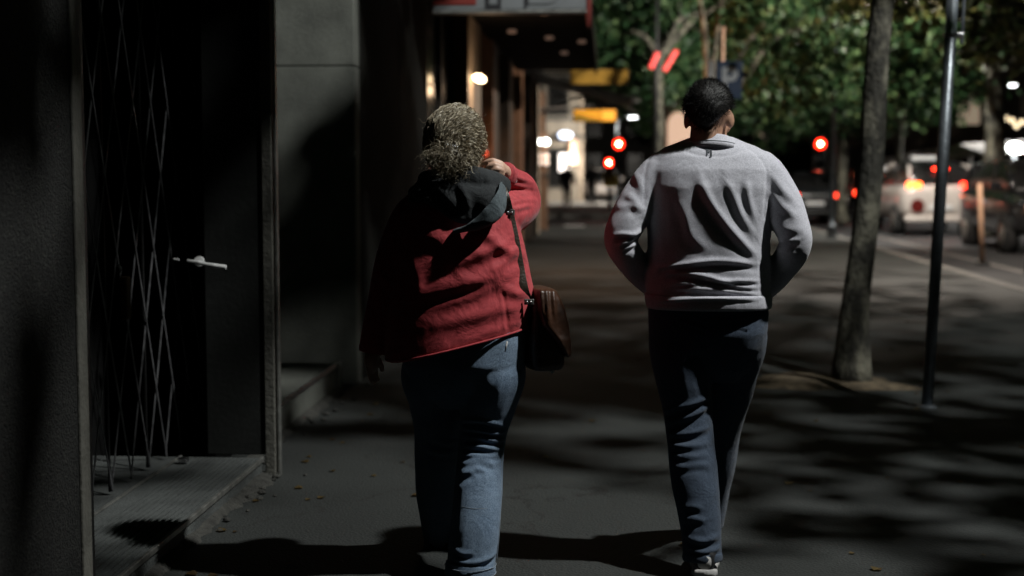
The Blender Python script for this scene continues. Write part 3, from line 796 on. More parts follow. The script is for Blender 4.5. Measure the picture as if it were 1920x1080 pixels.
def tree(label, x, y, crown_c, crown_r, n_clump, per, leaf=.15, r=.11, lean=(0, 0), seed=0, mat='leaf', zmin=2.6, keepf=None, fork=2.4, limbs=7, group='street trees', forks=None, wall_x=None, extra=None):
    rs = np.random.RandomState(seed)
    t = thing('street_tree', label, 'tree', (x, y, 0), group)
    top = np.array((x + lean[0], y + lean[1], fork))
    mb = MB()
    zs = np.linspace(-.02, fork, 8)
    pts = [(x + lean[0] * (max(z, 0) / fork) ** 1.3 + .02 * math.sin(z * 3 + seed), y + lean[1] * (z / fork) + .02 * math.cos(z * 2.3 + seed), z) for z in zs]
    rad = [r * (1.6 if i == 0 else 1.1 if i == 1 else 1.0 - .025 * i) * rs.uniform(.96, 1.05) for i in range(8)]
    v, f = tube(pts, rad, 18, sub=3); mb.add(v, f)
    # clump centres inside the crown, denser towards the rim, with holes
    cs = []
    while len(cs) < n_clump:
        q = rs.normal(size=3); q /= np.linalg.norm(q); q *= rs.uniform(.35, 1.0) ** .5
        c = np.array(crown_c) + q * np.array(crown_r)
        if c[2] < zmin: continue
        if wall_x is not None and c[0] < wall_x: continue
        cs.append(c)
    cs = np.array(cs)
    end = np.array(pts[-1])
    tips = forks or [cs[i] for i in rs.choice(len(cs), limbs if keepf is None else limbs * 4, replace=False)]
    for c in tips:
        c = np.array(c, float)
        mid = end * .5 + c * .5 + np.array((rs.uniform(-.2, .2), rs.uniform(-.2, .2), .35))
        if keepf is not None and not keepf(catmull([end, end * .75 + c * .25 + np.array((0, 0, .22)), mid, c], 8)).all(): continue
        v, f = tube([end - np.array((0, 0, .12)), end * .75 + c * .25 + np.array((0, 0, .22)), mid, c], [r * .62, r * .5, r * .36, r * .14], 9, sub=3); mb.add(v, f)
        for k in range(3):
            o = cs[rs.randint(len(cs))]
            if np.linalg.norm(o - c) < 2.2 and (keepf is None or keepf(catmull([mid, mid * .5 + o * .5, o], 6)).all()):
                v, f = tube([mid, mid * .5 + o * .5 + np.array((0, 0, .1)), o], [r * .2, r * .14, r * .05], 6, sub=2); mb.add(v, f)
    mb.build('trunk', 'bark', t, True)
    def kf(P):
        k = P[:, 2] > zmin - .25
        if wall_x is not None: k &= P[:, 0] > wall_x - .1
        if keepf is not None: k &= keepf(P)
        return k
    sp = np.array(crown_r) / max(crown_r) * .29
    V, F = leaves(cs, per, sp, leaf, seed + 11, kf)
    if extra:
        V2, F2 = leaves(np.array([tuple(p) for p in extra]), 6, (.045, .045, .05), leaf * .62, seed + 5, lambda P: near_any(P, [(p, q, r * (.75 if i < 14 or i > 21 else .68)) for i, (p, q, r) in enumerate(BEAMS[:N_BODY])]))
        F = np.concatenate([F, F2 + len(V)]); V = np.concatenate([V, V2])
    mesh_obj('crown', V, F, mat, t, kind='stuff')
    return t

# openings in the near crown, along the beams that reach the walkers and the lit parts of the pavement
BEAMS = []
def opening(px, py, Y, r): BEAMS.append((KEY_POS, W(px, py, Y), r))
# beams that get through (lit in the photograph)
for (px, py, Y, r) in ((1335, 270, 5.1, .20), (1230, 300, 5.1, .2), (1440, 300, 5.1, .2), (1300, 320, 5.05, .2), (1400, 320, 5.05, .2), (1500, 420, 5.1, .16), (1170, 380, 5.1, .18),
                       (1300, 520, 5.0, .2), (1380, 530, 5.0, .2), (1330, 560, 5.0, .2), (1285, 725, 5.1, .2), (1290, 820, 5.05, .17), (1300, 900, 5.0, .17), (1310, 1020, 4.95, .12),
                       (910, 815, 4.85, .11), (900, 870, 4.8, .13), (895, 940, 4.8, .14), (890, 1010, 4.75, .15), (930, 580, 4.8, .18), (860, 565, 4.8, .18), (990, 540, 4.9, .18), (935, 540, 4.8, .12), (980, 380, 5.0, .16),
                       (850, 215, 4.95, .16), (880, 240, 4.9, .14), (925, 315, 4.9, .2), (955, 600, 4.8, .16), (990, 460, 4.9, .14), (1020, 560, 4.85, .12), (390, 495, 6.38, .26), (960, 5, 12.0, .6), (255, 200, 6.2, .2), (1365, 150, 20.5, .5), (870, 380, 4.8, .14), (915, 400, 4.8, .14)):
    opening(px, py, Y, r)
N_BODY = len(BEAMS)
for (px, py, r) in ((600, 860, .5), (700, 900, .45), (640, 940, .35), (1040, 830, .35), (1120, 960, .35), (1010, 950, .25), (430, 930, .3), (300, 990, .3), (1180, 800, .22), (1500, 700, .25), (1600, 712, .25), (1520, 640, .2),
                    (1830, 745, .16), (1440, 815, .12), (1850, 990, .07), (560, 790, .25)):
    g = G(px, py); BEAMS.append((KEY_POS, g, r))
BEAMS.append((KEY_POS, W(590, 60, 9.3), .45)); BEAMS.append((KEY_POS, W(560, 730, 8.2), .3)); BEAMS.append((KEY_POS, W(240, 480, 6.0), .2)); BEAMS.append((KEY_POS, W(300, 680, 6.4), .2)); BEAMS.append((KEY_POS, W(350, 300, 6.9), .2)); BEAMS.append((KEY_POS, W(1645, 100, 9.6), .25)); BEAMS.append((KEY_POS, W(1622, 280, 9.6), .2)); BEAMS.append((KEY_POS, G(1510, 560), .5)); BEAMS.append((KEY_POS, G(1690, 525), .4)); BEAMS.append((KEY_POS, W(40, 320, 3.6), .2)); BEAMS.append((KEY_POS, W(60, 700, 3.9), .15))
# leaf sprays that keep the light off what is dark in the photograph
SHADES = []
def spray(px, py, Y, z=3.3):
    a = W(px, py, Y); t = (KEY_POS.z - z) / (KEY_POS.z - a.z); SHADES.append(KEY_POS + (a - KEY_POS) * t)
for px in (1240, 1300, 1360, 1420): spray(px, 622, 5.0)
for p_ in ((1390, 720, 5.1), (1390, 790, 5.2), (1370, 860, 5.3), (1240, 700, 5.1)): spray(*p_)
for p_ in ((760, 420), (800, 450), (850, 450), (780, 500), (830, 500), (740, 480), (720, 560), (760, 560), (760, 620), (800, 640), (700, 620), (820, 470), (870, 480)): spray(p_[0], p_[1], 4.8)
for p_ in ((780, 700), (830, 700), (885, 700), (930, 690), (965, 685), (900, 735), (945, 730), (955, 660), (910, 665), (925, 680), (950, 700), (970, 700), (935, 715), (940, 670), (960, 675), (900, 690), (915, 710), (800, 760), (800, 830), (800, 900), (810, 960), (790, 860)): spray(p_[0], p_[1], 4.9)
rsp = np.random.RandomState(8)
for k in range(46):
    g = Vector((rsp.uniform(.55, 3.0), rsp.uniform(4.9, 9.0), 0)); t = (KEY_POS.z - 4.0) / KEY_POS.z
    if (g - G(1440, 815)).length > .3 and (g - G(1830, 745)).length > .35 and (g - G(1540, 700)).length > .5: SHADES.append(KEY_POS + (g - KEY_POS) * t)
keep_beams = lambda P: near_any(P, BEAMS)

LAMP2 = Vector((5.35, 21.6, 5.5)); SPRAYS2 = []      # leaf clumps added below the second lamp to break its light into patches
PATCH2 = [(G(1500, 555), .55), (G(1550, 578), .4), (G(1690, 525), .7), (G(1480, 640), .3), (G(1100, 495), .6), (G(1180, 560), .3)]
while len(SPRAYS2) < 300:
    g = Vector((rsp.uniform(-1.5, 4.6), rsp.uniform(10.5, 20.5), 0))
    if any((g - p_).length < r_ for p_, r_ in PATCH2): continue
    t = (LAMP2.z - 3.7) / LAMP2.z; SPRAYS2.append(LAMP2 + (g - LAMP2) * t)
tree('street tree just out of view that dapples the near pavement', 4.6, 2.6, (2.6, 4.9, 5.1), (2.0, 3.1, 1.0), 125, 42, leaf=.15, extra=SHADES, seed=21, zmin=3.6, keepf=keep_beams, fork=3.0)
tree('leaning plane tree with mottled trunk in the middle of the pavement', 1.65, 9.6, (2.1, 10.4, 5.2), (2.6, 2.6, 1.7), 60, 60, r=.086, lean=(.24, .05), seed=4, zmin=3.35, fork=3.4, keepf=keep_beams)
tree('olive leaved tree overhanging the parked dark car', 5.9, 16.4, (5.6, 16.6, 4.7), (3.0, 2.8, 2.0), 100, 55, leaf=.13, seed=7, mat='leaf_olive', zmin=2.75, extra=SPRAYS2)
tree('forked tree with orange lit trunk behind the man', 1.78, 25.0, (4.0, 26.6, 4.7), (3.0, 2.6, 2.3), 190, 95, leaf=.10, r=.11, seed=9, zmin=2.45, fork=2.5,
     forks=[(1.45, 25.0, 4.9), (1.98, 25.1, 5.2), (3.6, 26, 5.0), (4.6, 26.2, 4.4)], wall_x=1.9)
tree('dark trunked tree before the backlit kiosk', 1.2, 35.0, (1.3, 37.0, 5.6), (2.6, 2.0, 2.4), 150, 85, leaf=.115, r=.15, seed=13, zmin=3.1, fork=4.2, wall_x=-.6)
tree('broad leafy tree past the crossing', 2.2, 56.5, (1.6, 56.5, 5.8), (4.0, 3.4, 3.6), 180, 65, leaf=.19, r=.2, seed=14, zmin=4.5, fork=4.2, wall_x=-.9)
tree('leafy tree among the cars past the crossing', 6.4, 39.5, (6.4, 39.6, 5.0), (4.4, 3.6, 2.9), 210, 85, leaf=.125, r=.12, seed=15, zmin=2.55, fork=3.0)
tree('thick trunked tree standing behind the parked dark car', 8.3, 31.35, (9.6, 31.6, 5.2), (3.4, 3.0, 2.0), 120, 55, leaf=.18, r=.25, seed=16, mat='leaf_olive', zmin=3.5, fork=3.6)
tree('slim tree beside the taxi queue', 10.4, 52, (9.6, 52, 6.0), (4.8, 4, 3.3), 170, 50, leaf=.22, r=.16, seed=17, zmin=3.0, fork=3.4)
tree('dim tree further up the road', 7.4, 68, (7.0, 68, 6.2), (5.0, 4, 3.8), 170, 50, leaf=.25, r=.18, seed=18, zmin=2.4, fork=3.4)
tree('tree at the far side of the road by the lamps', 16.6, 47, (16.4, 47, 6.4), (4.6, 4, 2.6), 120, 50, leaf=.22, r=.16, seed=19, zmin=3.9, fork=3.8)
tree('far tree closing the avenue', 9.5, 84, (8, 84, 7.2), (9, 5, 5.0), 240, 50, leaf=.34, r=.22, seed=20, zmin=2.8, fork=3.6)

# ================================================================== lamps
def street_lamp(label, x, y, h, arm=(-.9, 0), power=0, aim=None, col=(1, .97, .9), size=2.7, post='pole', radius=.09, r=.05):
    t = thing('street_lamp', label, 'street lamp', (x, y, 0), 'street lamps')
    hx, hy = x + arm[0], y + arm[1]
    z0 = -.12 if PAVE_R + .2 < x < 15.4 else 0.0
    MB().lathe([(r * 2.2, 0), (r * 2.2, .25), (r * 1.3, .32)], (x, y, z0), 14).build('post_base', post, t)
    MB().tube([(x, y, z0 + .2), (x, y, h * .6), (x, y, h - .25), (x + arm[0] * .25, y + arm[1] * .25, h + .05), (hx, hy, h + .1)], [r, r * .85, r * .7, r * .6, r * .55], 12).build('post', post, t, True)
    hd = MB().bbox(hx - .28, hx + .18, hy - .14, hy + .14, h + .05, h + .15, .03).build('lamp_head', post, t)
    MB().bbox(hx - .24, hx + .12, hy - .11, hy + .11, h + .025, h + .0485, .008).build('lamp_lens', 'lamp_white', hd)
    if power: lamp_light('lamp_light', t, (hx - .05, hy, h - .08), power, col, radius, 'SPOT', aim or (hx - 1.5, hy, 0), size)
    return t
street_lamp('tall street lamp beside the road that lights the near pavement', KEY_POS.x + .85, KEY_POS.y, KEY_POS.z + .08, (-.8, 0), KEY_POWER, (0.6, 6.2, 0), (.98, 1.0, .97), 2.5, radius=.10)
street_lamp('street lamp standing beyond the parked dark car, its head above the crowns', 6.3, 21.6, 5.6, (-.9, 0), STREET_POWER * .95, (3.0, 23.5, 1.2), (1, .88, .76), 2.95)
street_lamp('slim street lamp at the kerb behind the mottled plane trunk', 4.72, 30.4, 6.0, (.8, 0), STREET_POWER * 1.5, (5.2, 38, 1.5), (1, .95, .85), 2.95)
p = W(1860, 330, 56); hd_ = W(1898, 157, 56)
street_lamp('pale slender street lamp across the road with a bright tilted head', p.x, 56, hd_.z - .1, (hd_.x - p.x, 0), 3500, None, (1, .96, .9), 2.8, 'white_paint', r=.11)
p = W(1189, 222, 61)
street_lamp('small distant street lamp above the pedestrians', p.x - .75, 61, p.z, (.75, 0), 2300, (p.x - 1.2, 64, 0), (1, .93, .82), 2.8)
def globe_lamp(label, px, py, Y, rr, mat='lamp_white', power=0):
    c = W(px, py, Y); t = thing('globe_lamp', label, 'street lamp', (c.x, Y, 0), 'globe lamps')
    MB().lathe([(.14, 0), (.14, .2), (.06, .3), (.05, c.z - rr * .6)], (c.x, Y, 0.0), 12).build('post', 'pole', t, True)
    v, f = ellipsoid(c, (rr, rr, rr * .78), 16, 10); mesh_obj('globe', v, f, mat, t, True)
    MB().lathe([(rr * .3, 0), (rr * .5, .03), (.02, .1)], (c.x, Y, c.z + rr * .72), 12).build('lamp_cap', 'black_metal', t)
    if power: lamp_light('lamp_light', t, c + Vector((0, -rr * 1.5, -.1)), power, (1, .96, .9), .1)
globe_lamp('white globe lamp on a short post across the road', 1902, 277, 50, .24, power=180)
globe_lamp('small white globe lamp low among the far parasols', 1911, 309, 58, .16)
globe_lamp('amber traffic signal shaped as a globe beside the pale street lamp', 1868, 299, 60, .15, 'indicator')  # globe on a post stands in for an amber traffic signal
# string of warm bulbs in the far tree
st = thing('bulb_string', 'loose string of warm bulbs hung in the tree across the road', 'string lights', W(1895, 225, 48))
pts = [(1872, 212), (1886, 222), (1898, 226), (1906, 236), (1916, 229), (1925, 218)]
MB().tube([W(x, y - 3, 48) for x, y in pts], .012, 6).build('cable', 'black_metal', st)
for x, y in pts[1:-1]:
    MB().ball(W(x, y, 48), .085, 10, 8).build('bulb', glow('warm_bulb', (1, .8, .5), 2.2), st, True)

# red light bars on a grey mast
mx_, _, _ = W(1231, 60, 33.6)
ms = thing('light_bar_mast', 'grey mast carrying two slanted red light bars', 'mast', (mx_, 33.6, 0))
MB().tube([(mx_, 33.6, 0), (mx_, 33.6, 3.0), (mx_, 33.6, 7)], [.07, .05, .04], 12).build('mast', 'black_metal', ms, True)
for (x1, y1, x2, y2) in ((1220, 128, 1233, 99), (1246, 132, 1268, 95)):
    a = W(x1, y1, 33.5); b = W(x2, y2, 33.5)
    MB().tube([a, b], .055, 8).build('red_light_bar', 'neon', ms)
    MB().tube([(a + b) / 2 + Vector((0, .05, 0)), (mx_, 33.6, ((a + b) / 2).z)], .02, 6).build('bar_arm', 'black_metal', ms)

# ================================================================== signs and posts on the pavement
pb = G(1738, 765); pt = W(1790, -60, pb.y)
pp = thing('sign_pole', 'slightly tilted galvanised pole standing beside the plane tree', 'pole', pb)
dirv = (pt - pb)
MB().tube([pb - dirv * .0 , pb + dirv * .5, pb + dirv], .034, 18).build('pole_tube', 'pole', pp, True)
MB().lathe([(.06, 0), (.06, .008), (.04, .02)], (pb.x, pb.y, .001), 16).build('pole_foot', 'pole', pp)
c = pb + dirv * ((W(1783, 66, pb.y).z - pb.z) / dirv.z)
MB().lathe([(.036, -.012), (.041, -.01), (.041, .01), (.036, .012)], c, 18).build('clamp_band', 'steel', pp)
MB().bbox(c.x + .034, c.x + .075, c.y - .012, c.y + .012, c.z - .012, c.z + .012, .003).build('clamp_bolt', 'steel', pp)
MB().tube([c + Vector((.065, 0, -.05)), c + Vector((.085, 0, .6))], .011, 8).build('side_rod', 'pole', pp)

YP = 20.5
p = W(1354, 120, YP)
ps = thing('parking_sign', 'blue parking sign with a letter P on a pale post', 'sign', (p.x, YP, 0))
MB().tube([(p.x, YP + .05, 0), (p.x, YP + .05, W(1353, 50, YP).z)]  , .032, 12).build('post', 'peach', ps, True)  # peach base colour stands in for warm light on the post
q0 = W(1341, 186, YP); q1 = W(1392, 115, YP)
MB().bbox(q0.x, q1.x, YP - .03, YP, q0.z, q1.z, .01).build('sign_plate', 'blue', ps)
text('letter_p', 'P', 'grey_letter', ps, ((q0.x + q1.x) / 2, YP - .036, q0.z + .125), .455, bold=.016)
q0 = W(1326, 149, YP); q1 = W(1340, 114, YP)
MB().bbox(q0.x, q1.x - .01, YP - .02, YP + .01, q0.z, q1.z, .005).build('side_plate', 'white_paint', ps)

b0 = G(1842, 496, -.12); b1 = W(1837, 344, b0.y)
sk = thing('marker_stake', 'thin peach marker stake at the edge of the road', 'post', b0)
MB().tube([b0, (b0 + b1) / 2, b1], [.045, .04, .04], 10).build('stake', 'peach', sk, True)
MB().lathe([(.12, 0), (.12, .03), (.05, .05)], (b0.x, b0.y, -.12), 12).build('stake_foot', 'black_metal', sk)

yb_ = W(1146, 338, 49)
yx = thing('yellow_box', 'yellow postal box on a stand beyond the crossing', 'post box', (yb_.x, 49, 0))
p = W(1131, 350, 49); q = W(1161, 327, 49)
MB().bbox(p.x, q.x, 48.8, 49.2, p.z, q.z, .03).build('box_body', pm('post_yellow', (.55, .36, .03), .5, .15, 6), yx)
MB().tube([(yb_.x, 49, 0), (yb_.x, 49, p.z + .01)], .05, 10).build('stand', 'black_metal', yx)
MB().bbox(p.x + .1, q.x - .1, 48.785, 48.799, q.z - .12, q.z - .08, .003).build('slot', 'sign_black', yx)

# grey market roof across the road
mr = thing('market_roof', 'sloping grey fabric roof on posts across the road', 'market roof', (13.5, 54, 0))
a = [W(1645, 300, 62), W(1725, 282, 58), W(1800, 270, 54), W(1925, 262, 52)]
v = []
for p in a:
    v += [p, p + Vector((.0, -3.2, -.35)), p + Vector((0, -3.2, -.42)), p + Vector((0, 0, -.06))]
f = []
for k in range(3):
    for q in range(4): f.append((k * 4 + q, k * 4 + (q + 1) % 4, k * 4 + 4 + (q + 1) % 4, k * 4 + 4 + q))
f += [(3, 2, 1, 0), (12, 13, 14, 15)]
mesh_obj('roof_sheet', v, f, 'tarp', mr)
for p in a:
    MB().tube([(p.x, p.y - 1.6, 0), (p.x, p.y - 1.6, p.z - .2)], .06, 8).build('roof_post', 'white_paint', mr)

# ================================================================== traffic lights
def traffic_light(label, px, py, Y, lower=None, pole_dx=0.0):
    c = W(px, py, Y); t = thing('traffic_light', label, 'traffic light', (c.x + pole_dx, Y, 0), 'traffic lights')
    z0 = -.12 if 35.9 < Y < 46 or c.x > PAVE_R else 0
    MB().tube([(c.x + pole_dx, Y + .1, z0), (c.x + pole_dx, Y + .1, c.z + .3)], .06, 10).build('post', 'black_metal', t)
    MB().bbox(c.x - .2, c.x + .2, Y, Y + .2, c.z - .82, c.z + .22, .03).build('signal_case', 'black_metal', t)
    MB().lathe([(.16, 0), (.16, -.02), (.09, -.04), (.01, -.045)], (c.x, Y - .001, c.z), 18, 'y').build('red_lens', 'traffic_red', t, True)
    MB().ball((c.x, Y - .045, c.z), .045, 12, 8).build('lamp_core', 'traffic_core', t, True)
    for k in (1, 2):
        MB().lathe([(.1, 0), (.1, -.02), (.02, -.03)], (c.x, Y - .001, c.z - .31 * k), 16, 'y').build('dark_lens', 'glass', t, True)
    for k in range(3):
        vis = MB()
        for q in range(7):
            a0 = math.pi * q / 7; a1 = math.pi * (q + 1) / 7; zc = c.z - .31 * k
            vis.add([(c.x + (.17) * math.cos(a0), Y, zc + (.17) * math.sin(a0)), (c.x + (.17) * math.cos(a1), Y, zc + (.17) * math.sin(a1)), (c.x + (.17) * math.cos(a1), Y - .14, zc + (.17) * math.sin(a1)), (c.x + (.17) * math.cos(a0), Y - .14, zc + (.17) * math.sin(a0))], [(0, 1, 2, 3)])
        vis.build('visor', 'black_metal', t)
traffic_light('red traffic light above the yellow postal box', 1160, 270, 46.6)
traffic_light('lower red traffic light beside the pedestrians', 1142, 305, 58)
traffic_light('red traffic light over the queue of cars', 1538, 270, 47)

# ================================================================== cars
def car(name, label, x, y, heading, paint, L=4.6, wd=1.78, h=1.46, brake='brake_dim', third=None, left=None, right=None, suv=False, head='lens_white', group='cars in the road', z=-.12, kind='car', zl_=None):
    t = thing(name, label, kind, (x, y, z), group)
    sgn = 1 if heading > 0 else -1
    def T(p): return (x + p[0] * sgn, y + p[1] * sgn, z + p[2])
    def B(mb, nm, mat, par=t, smooth=True):
        mb.v = [T(p) for p in mb.v]; return mb.build(nm, mat, par, smooth)
    k = L / 4.6; hw = wd / 2; hh = h / 1.46
    S = [(-2.30, .74, .46, .80), (-2.27, .88, .38, .93), (-2.15, .95, .30, 1.0), (-1.9, .985, .26, 1.03), (-1.2, 1.0, .22, 1.0), (0, 1.0, .2, .98), (1.0, 1.0, .22, .96), (1.75, .97, .24, .88), (2.15, .9, .28, .78), (2.27, .8, .34, .7), (2.30, .66, .42, .62)]
    if suv: S = [(a, b, c + .06, d + (.12 if a < 1.2 else .14)) for a, b, c, d in S]
    body = MB().loft([ring((0, a * k, (c + d) / 2 * hh), (b * hw, 0, 0), (0, 0, (d - c) / 2 * hh), 32, 4.5) for a, b, c, d in S])
    body = B(body, 'body', paint)
    belt = (1.10 if suv else .97) * hh
    C = [(-1.95 if not suv else -2.2, .80, .02), (-1.55 if not suv else -2.0, .79, .27 if not suv else .36), (-1.05 if not suv else -1.6, .76, .44), (-.3, .74, .49), (.35, .74, .46), (.75, .76, .33), (1.25, .8, .02)]
    cab = MB(); rings = []
    for a, b, dz in C:
        b *= hw; zt = belt + dz * hh; zb = belt - .12
        bt = b * (1 - .12 * min(dz / .45, 1))
        rings.append(np.array([(-b, a * k, zb), (b, a * k, zb), (b * .985, a * k, (zb * .6 + zt * .4)), (bt, a * k, zt - .05 * min(dz * 4, 1)), (bt * .8, a * k, zt), (-bt * .8, a * k, zt), (-bt, a * k, zt - .05 * min(dz * 4, 1)), (-b * .985, a * k, (zb * .6 + zt * .4))]))
    v, f = loft(rings); cab.add(v, f)
    B(cab, 'window_glass', 'glass')
    roof = MB(); rr = []
    for a, b, dz in C[2:5]:
        b *= hw; zt = belt + dz * hh; bt = b * .9
        rr.append(ring((0, a * k, zt - .02), (bt * .98, 0, 0), (0, 0, .045), 24, 3))
    v, f = loft(rr); roof.add(v, f); B(roof, 'roof', 'car_dark' if kind == 'taxi' else paint)
    for s in (-1, 1):
        for (i, j) in ((0, 2), (6, 4)):
            a1, b1, d1 = C[i]; a2, b2, d2 = C[j]
            am, bm_, dm = C[1] if i == 0 else C[5]
            pm_ = MB().tube([(s * b1 * hw * .97, a1 * k, belt + d1), (s * bm_ * hw * .955, am * k, belt + dm * hh * .97), (s * b2 * hw * .89, a2 * k, belt + d2 * hh - .02)], .04, 8)
            B(pm_, 'pillar', paint)
        B(MB().tube([(s * .755 * hw * .97, -.25 * k, belt), (s * .74 * hw * .9, -.3 * k, belt + .45 * hh)], .035, 8), 'pillar', 'black_metal')
        for wy in (-1.38, 1.38):
            wr = .35 if suv else .32
            cx = s * (hw - .11)
            B(MB().lathe([(wr + .05, -.05), (wr + .055, .121)], (cx if s > 0 else cx, wy * k, wr), 24, 'x') if False else MB().lathe([(wr + .045, -.1125), (wr + .045, .1125)], (cx, wy * k, wr + .01), 26, 'x'), 'wheel_arch', 'tyre', body)
            ty = B(MB().lathe([(wr * .6, -.1), (wr * .93, -.105), (wr, -.07), (wr, .09), (wr * .94, .122), (wr * .62, .128)], (cx, wy * k, wr), 26, 'x') if s > 0 else MB().lathe([(wr * .62, -.128), (wr * .94, -.122), (wr, -.09), (wr, .07), (wr * .93, .105), (wr * .6, .1)], (cx, wy * k, wr), 26, 'x'), 'wheel', 'tyre')
            xr = cx + s * .131
            B(MB().lathe([(wr * .6, -.004 * s), (wr * .58, .006 * s), (wr * .2, .0), (.03, .012 * s)], (xr, wy * k, wr), 20, 'x'), 'rim', 'rim', ty)
        ym = .72 * k
        B(MB().bbox(s * (hw - .02) - .09, s * (hw - .02) + .12 if s > 0 else s * (hw - .02) + .09, ym, ym + .12, belt - .02, belt + .12, .03) if s > 0 else MB().bbox(s * (hw - .02) - .12, s * (hw - .02) + .09, ym, ym + .12, belt - .02, belt + .12, .03), 'wing_mirror', paint)
        for hy in (-.5, .55):
            B(MB().bbox(min(s * hw, s * (hw + .018)), max(s * hw, s * (hw + .018)), hy * k, hy * k + .18, .8 * hh + (.1 if suv else 0), .83 * hh + (.1 if suv else 0), .004), 'door_handle', paint, body)
        # lights
        zl = zl_ or (.82 if not suv else .95) * hh
        m_ = (left if s * sgn < 0 else right) or brake
        B(MB().bbox(s * hw * .68 - .17, s * hw * .68 + .17, -2.305 * k, -2.17 * k, zl - .07, zl + .075, .03), 'tail_light', m_)
        B(MB().bbox(s * hw * .62 - .17, s * hw * .62 + .17, 2.14 * k, 2.275 * k, .62 * hh + (.12 if suv else 0), .74 * hh + (.12 if suv else 0), .03), 'head_light', head if head in M else 'plate')
    if third:
        B(MB().bbox(-.17, .17, (-1.62 if not suv else -2.12) * k - .03, (-1.62 if not suv else -2.12) * k + .03, belt + .30 * hh, belt + .35 * hh, .01), 'high_brake_light', third)
    B(MB().bbox(-.26, .26, -2.325 * k, -2.302 * k, .56 * hh, .67 * hh, .004), 'number_plate', 'plate')
    B(MB().bbox(-hw * .9, hw * .9, -2.335 * k, -2.1 * k, .30 * hh, .44 * hh, .04), 'bumper', paint if paint == 'car_white' else 'black_metal')
    return t
# measured from the wheels' footing in the photograph
g = Vector((7.78, 33.9, -.12))
taxi = car('white_taxi', 'white taxi with lit brake lights waiting in the road', g.x, g.y + 2.3, 1, 'car_white', third='brake', left='indicator', right='brake', h=1.62, wd=1.84, suv=True, zl_=1.2, kind='taxi')
c = taxi.location
rsn = MB().bbox(c.x - .3, c.x + .3, c.y - .35, c.y - .15, c.z + 1.80, c.z + 1.90, .02).build('roof_sign', 'plate', taxi)
MB().lathe([(.16, 0), (.16, -.01), (.02, -.012)], (c.x - .55, c.y - 2.31, c.z + .72), 18, 'y').build('red_emblem', 'lens_red', taxi)
g = G(1880, 474, -.12)
car('parked_dark_car', 'dark car parked at the kerb behind the peach stake', 8.3, g.y + 1.3, -1, 'car_dark', suv=True, h=1.6, wd=1.85, brake='lens_red', head='head_glint')
car('queued_car', 'dark car with a bright high brake light ahead of the taxi', W(1652, 400, 43).x, 45.5, 1, 'car_dark', third='brake', brake='brake_dim', h=1.55)
car('queued_car', 'dark car behind the plane trunk under the red traffic light', W(1530, 400, 40).x, 42.5, 1, 'car_dark', brake='brake_dim', third=None, h=1.5)
car('queued_car', 'distant red car half hidden beside the man', W(1508, 385, 54).x, 56, 1, 'car_red', brake='brake_dim', h=1.45)
car('oncoming_car', 'pale car with a headlight on facing the pedestrians', W(1118, 378, 67).x + .28, 69.5, -1, 'car_white', head='headlight', h=1.48, z=0.0)
# white lamp under the traffic light (an oncoming headlight)
car('oncoming_car', 'oncoming car with bright headlights below the red traffic light', W(1552, 340, 70).x, 72.5, -1, 'car_dark', head='headlight', h=1.5)

# ================================================================== people
def head_shapes(c, rot, s=1.0):
    def P(x, y, z): return Vector(c) + rot @ Vector((x * s, y * s, z * s))
    E = lambda p, r, rt=None: ellipsoid(P(*p), tuple(q * s for q in r), 24, 16, rot if rt is None else rot @ rt)
    sh = [E((0, -.008, .02), (.076, .097, .098)), E((0, .03, -.045), (.06, .07, .082)), E((0, .078, -.105), (.03, .028, .026)), E((0, .07, .035), (.055, .035, .035))]
    sh.append(tube([P(0, .095, .012), P(0, .108, -.012), P(0, .118, -.032), P(0, .1, -.04)], [.009 * s, .011 * s, .016 * s, .01 * s], 10))
    for q in (-1, 1):
        sh.append(E((q * .079, -.005, -.012), (.011, .021, .033), Euler((.2, 0, q * -.45)).to_matrix()))
        sh.append(E((q * .045, .07, -.03), (.022, .02, .022)))
    return sh, P

def face_parts(P, body, rot, s=1.0):
    for q in (-1, 1):
        v, f = ellipsoid(P(q * .031, .089, .004), (.013 * s, .009 * s, .008 * s), 12, 8, rot); mesh_obj('eye', v, f, 'eye', body, True)
        v, f = ellipsoid(P(q * .031, .0965, .004), (.005 * s, .003 * s, .005 * s), 10, 6, rot); mesh_obj('iris', v, f, 'hair_dark', body, True)
        v, f = tube([P(q * .014, .103, .024), P(q * .032, .102, .031), P(q * .05, .088, .024)], [.004 * s, .005 * s, .003 * s], 8); mesh_obj('eyebrow', v, f, 'hair_dark', body, True)
    v, f = ellipsoid(P(0, .099, -.066), (.024 * s, .008 * s, .008 * s), 14, 8, rot); mesh_obj('mouth', v, f, 'lip', body, True)

def hair_shell(P, rot, s, mask, extra, n=72, m=48, noise=.003, seed=0):
    """closed cap: stands off the skull where there is hair and dives under the skin elsewhere"""
    rs = np.random.RandomState(seed); v = []; f = []; K = rs.normal(size=(9, 3)) * 24; ph = rs.uniform(0, 6.28, 9)
    for i in range(m + 1):
        a = math.pi * i / m; a = min(max(a, .02), math.pi - .02)
        for k in range(n):
            b = 2 * math.pi * k / n
            d = np.array((math.sin(a) * math.cos(b), math.sin(a) * math.sin(b), math.cos(a)))
            w = mask(d)
            r = np.array((.076, .097, .098)) * (0.86 + .14 * w) + extra * w
            nz = (np.sin(K @ d + ph).sum() / 9) * noise * 3 * w
            p = d * (r + nz)
            v.append(P(p[0], p[1] - .008, p[2] + .02))
    for i in range(m):
        for k in range(n): f.append((i * n + k, (i + 1) * n + k, (i + 1) * n + (k + 1) % n, i * n + (k + 1) % n))
    f.append(list(range(n))); f.append([m * n + k for k in range(n)][::-1])
    return v, f

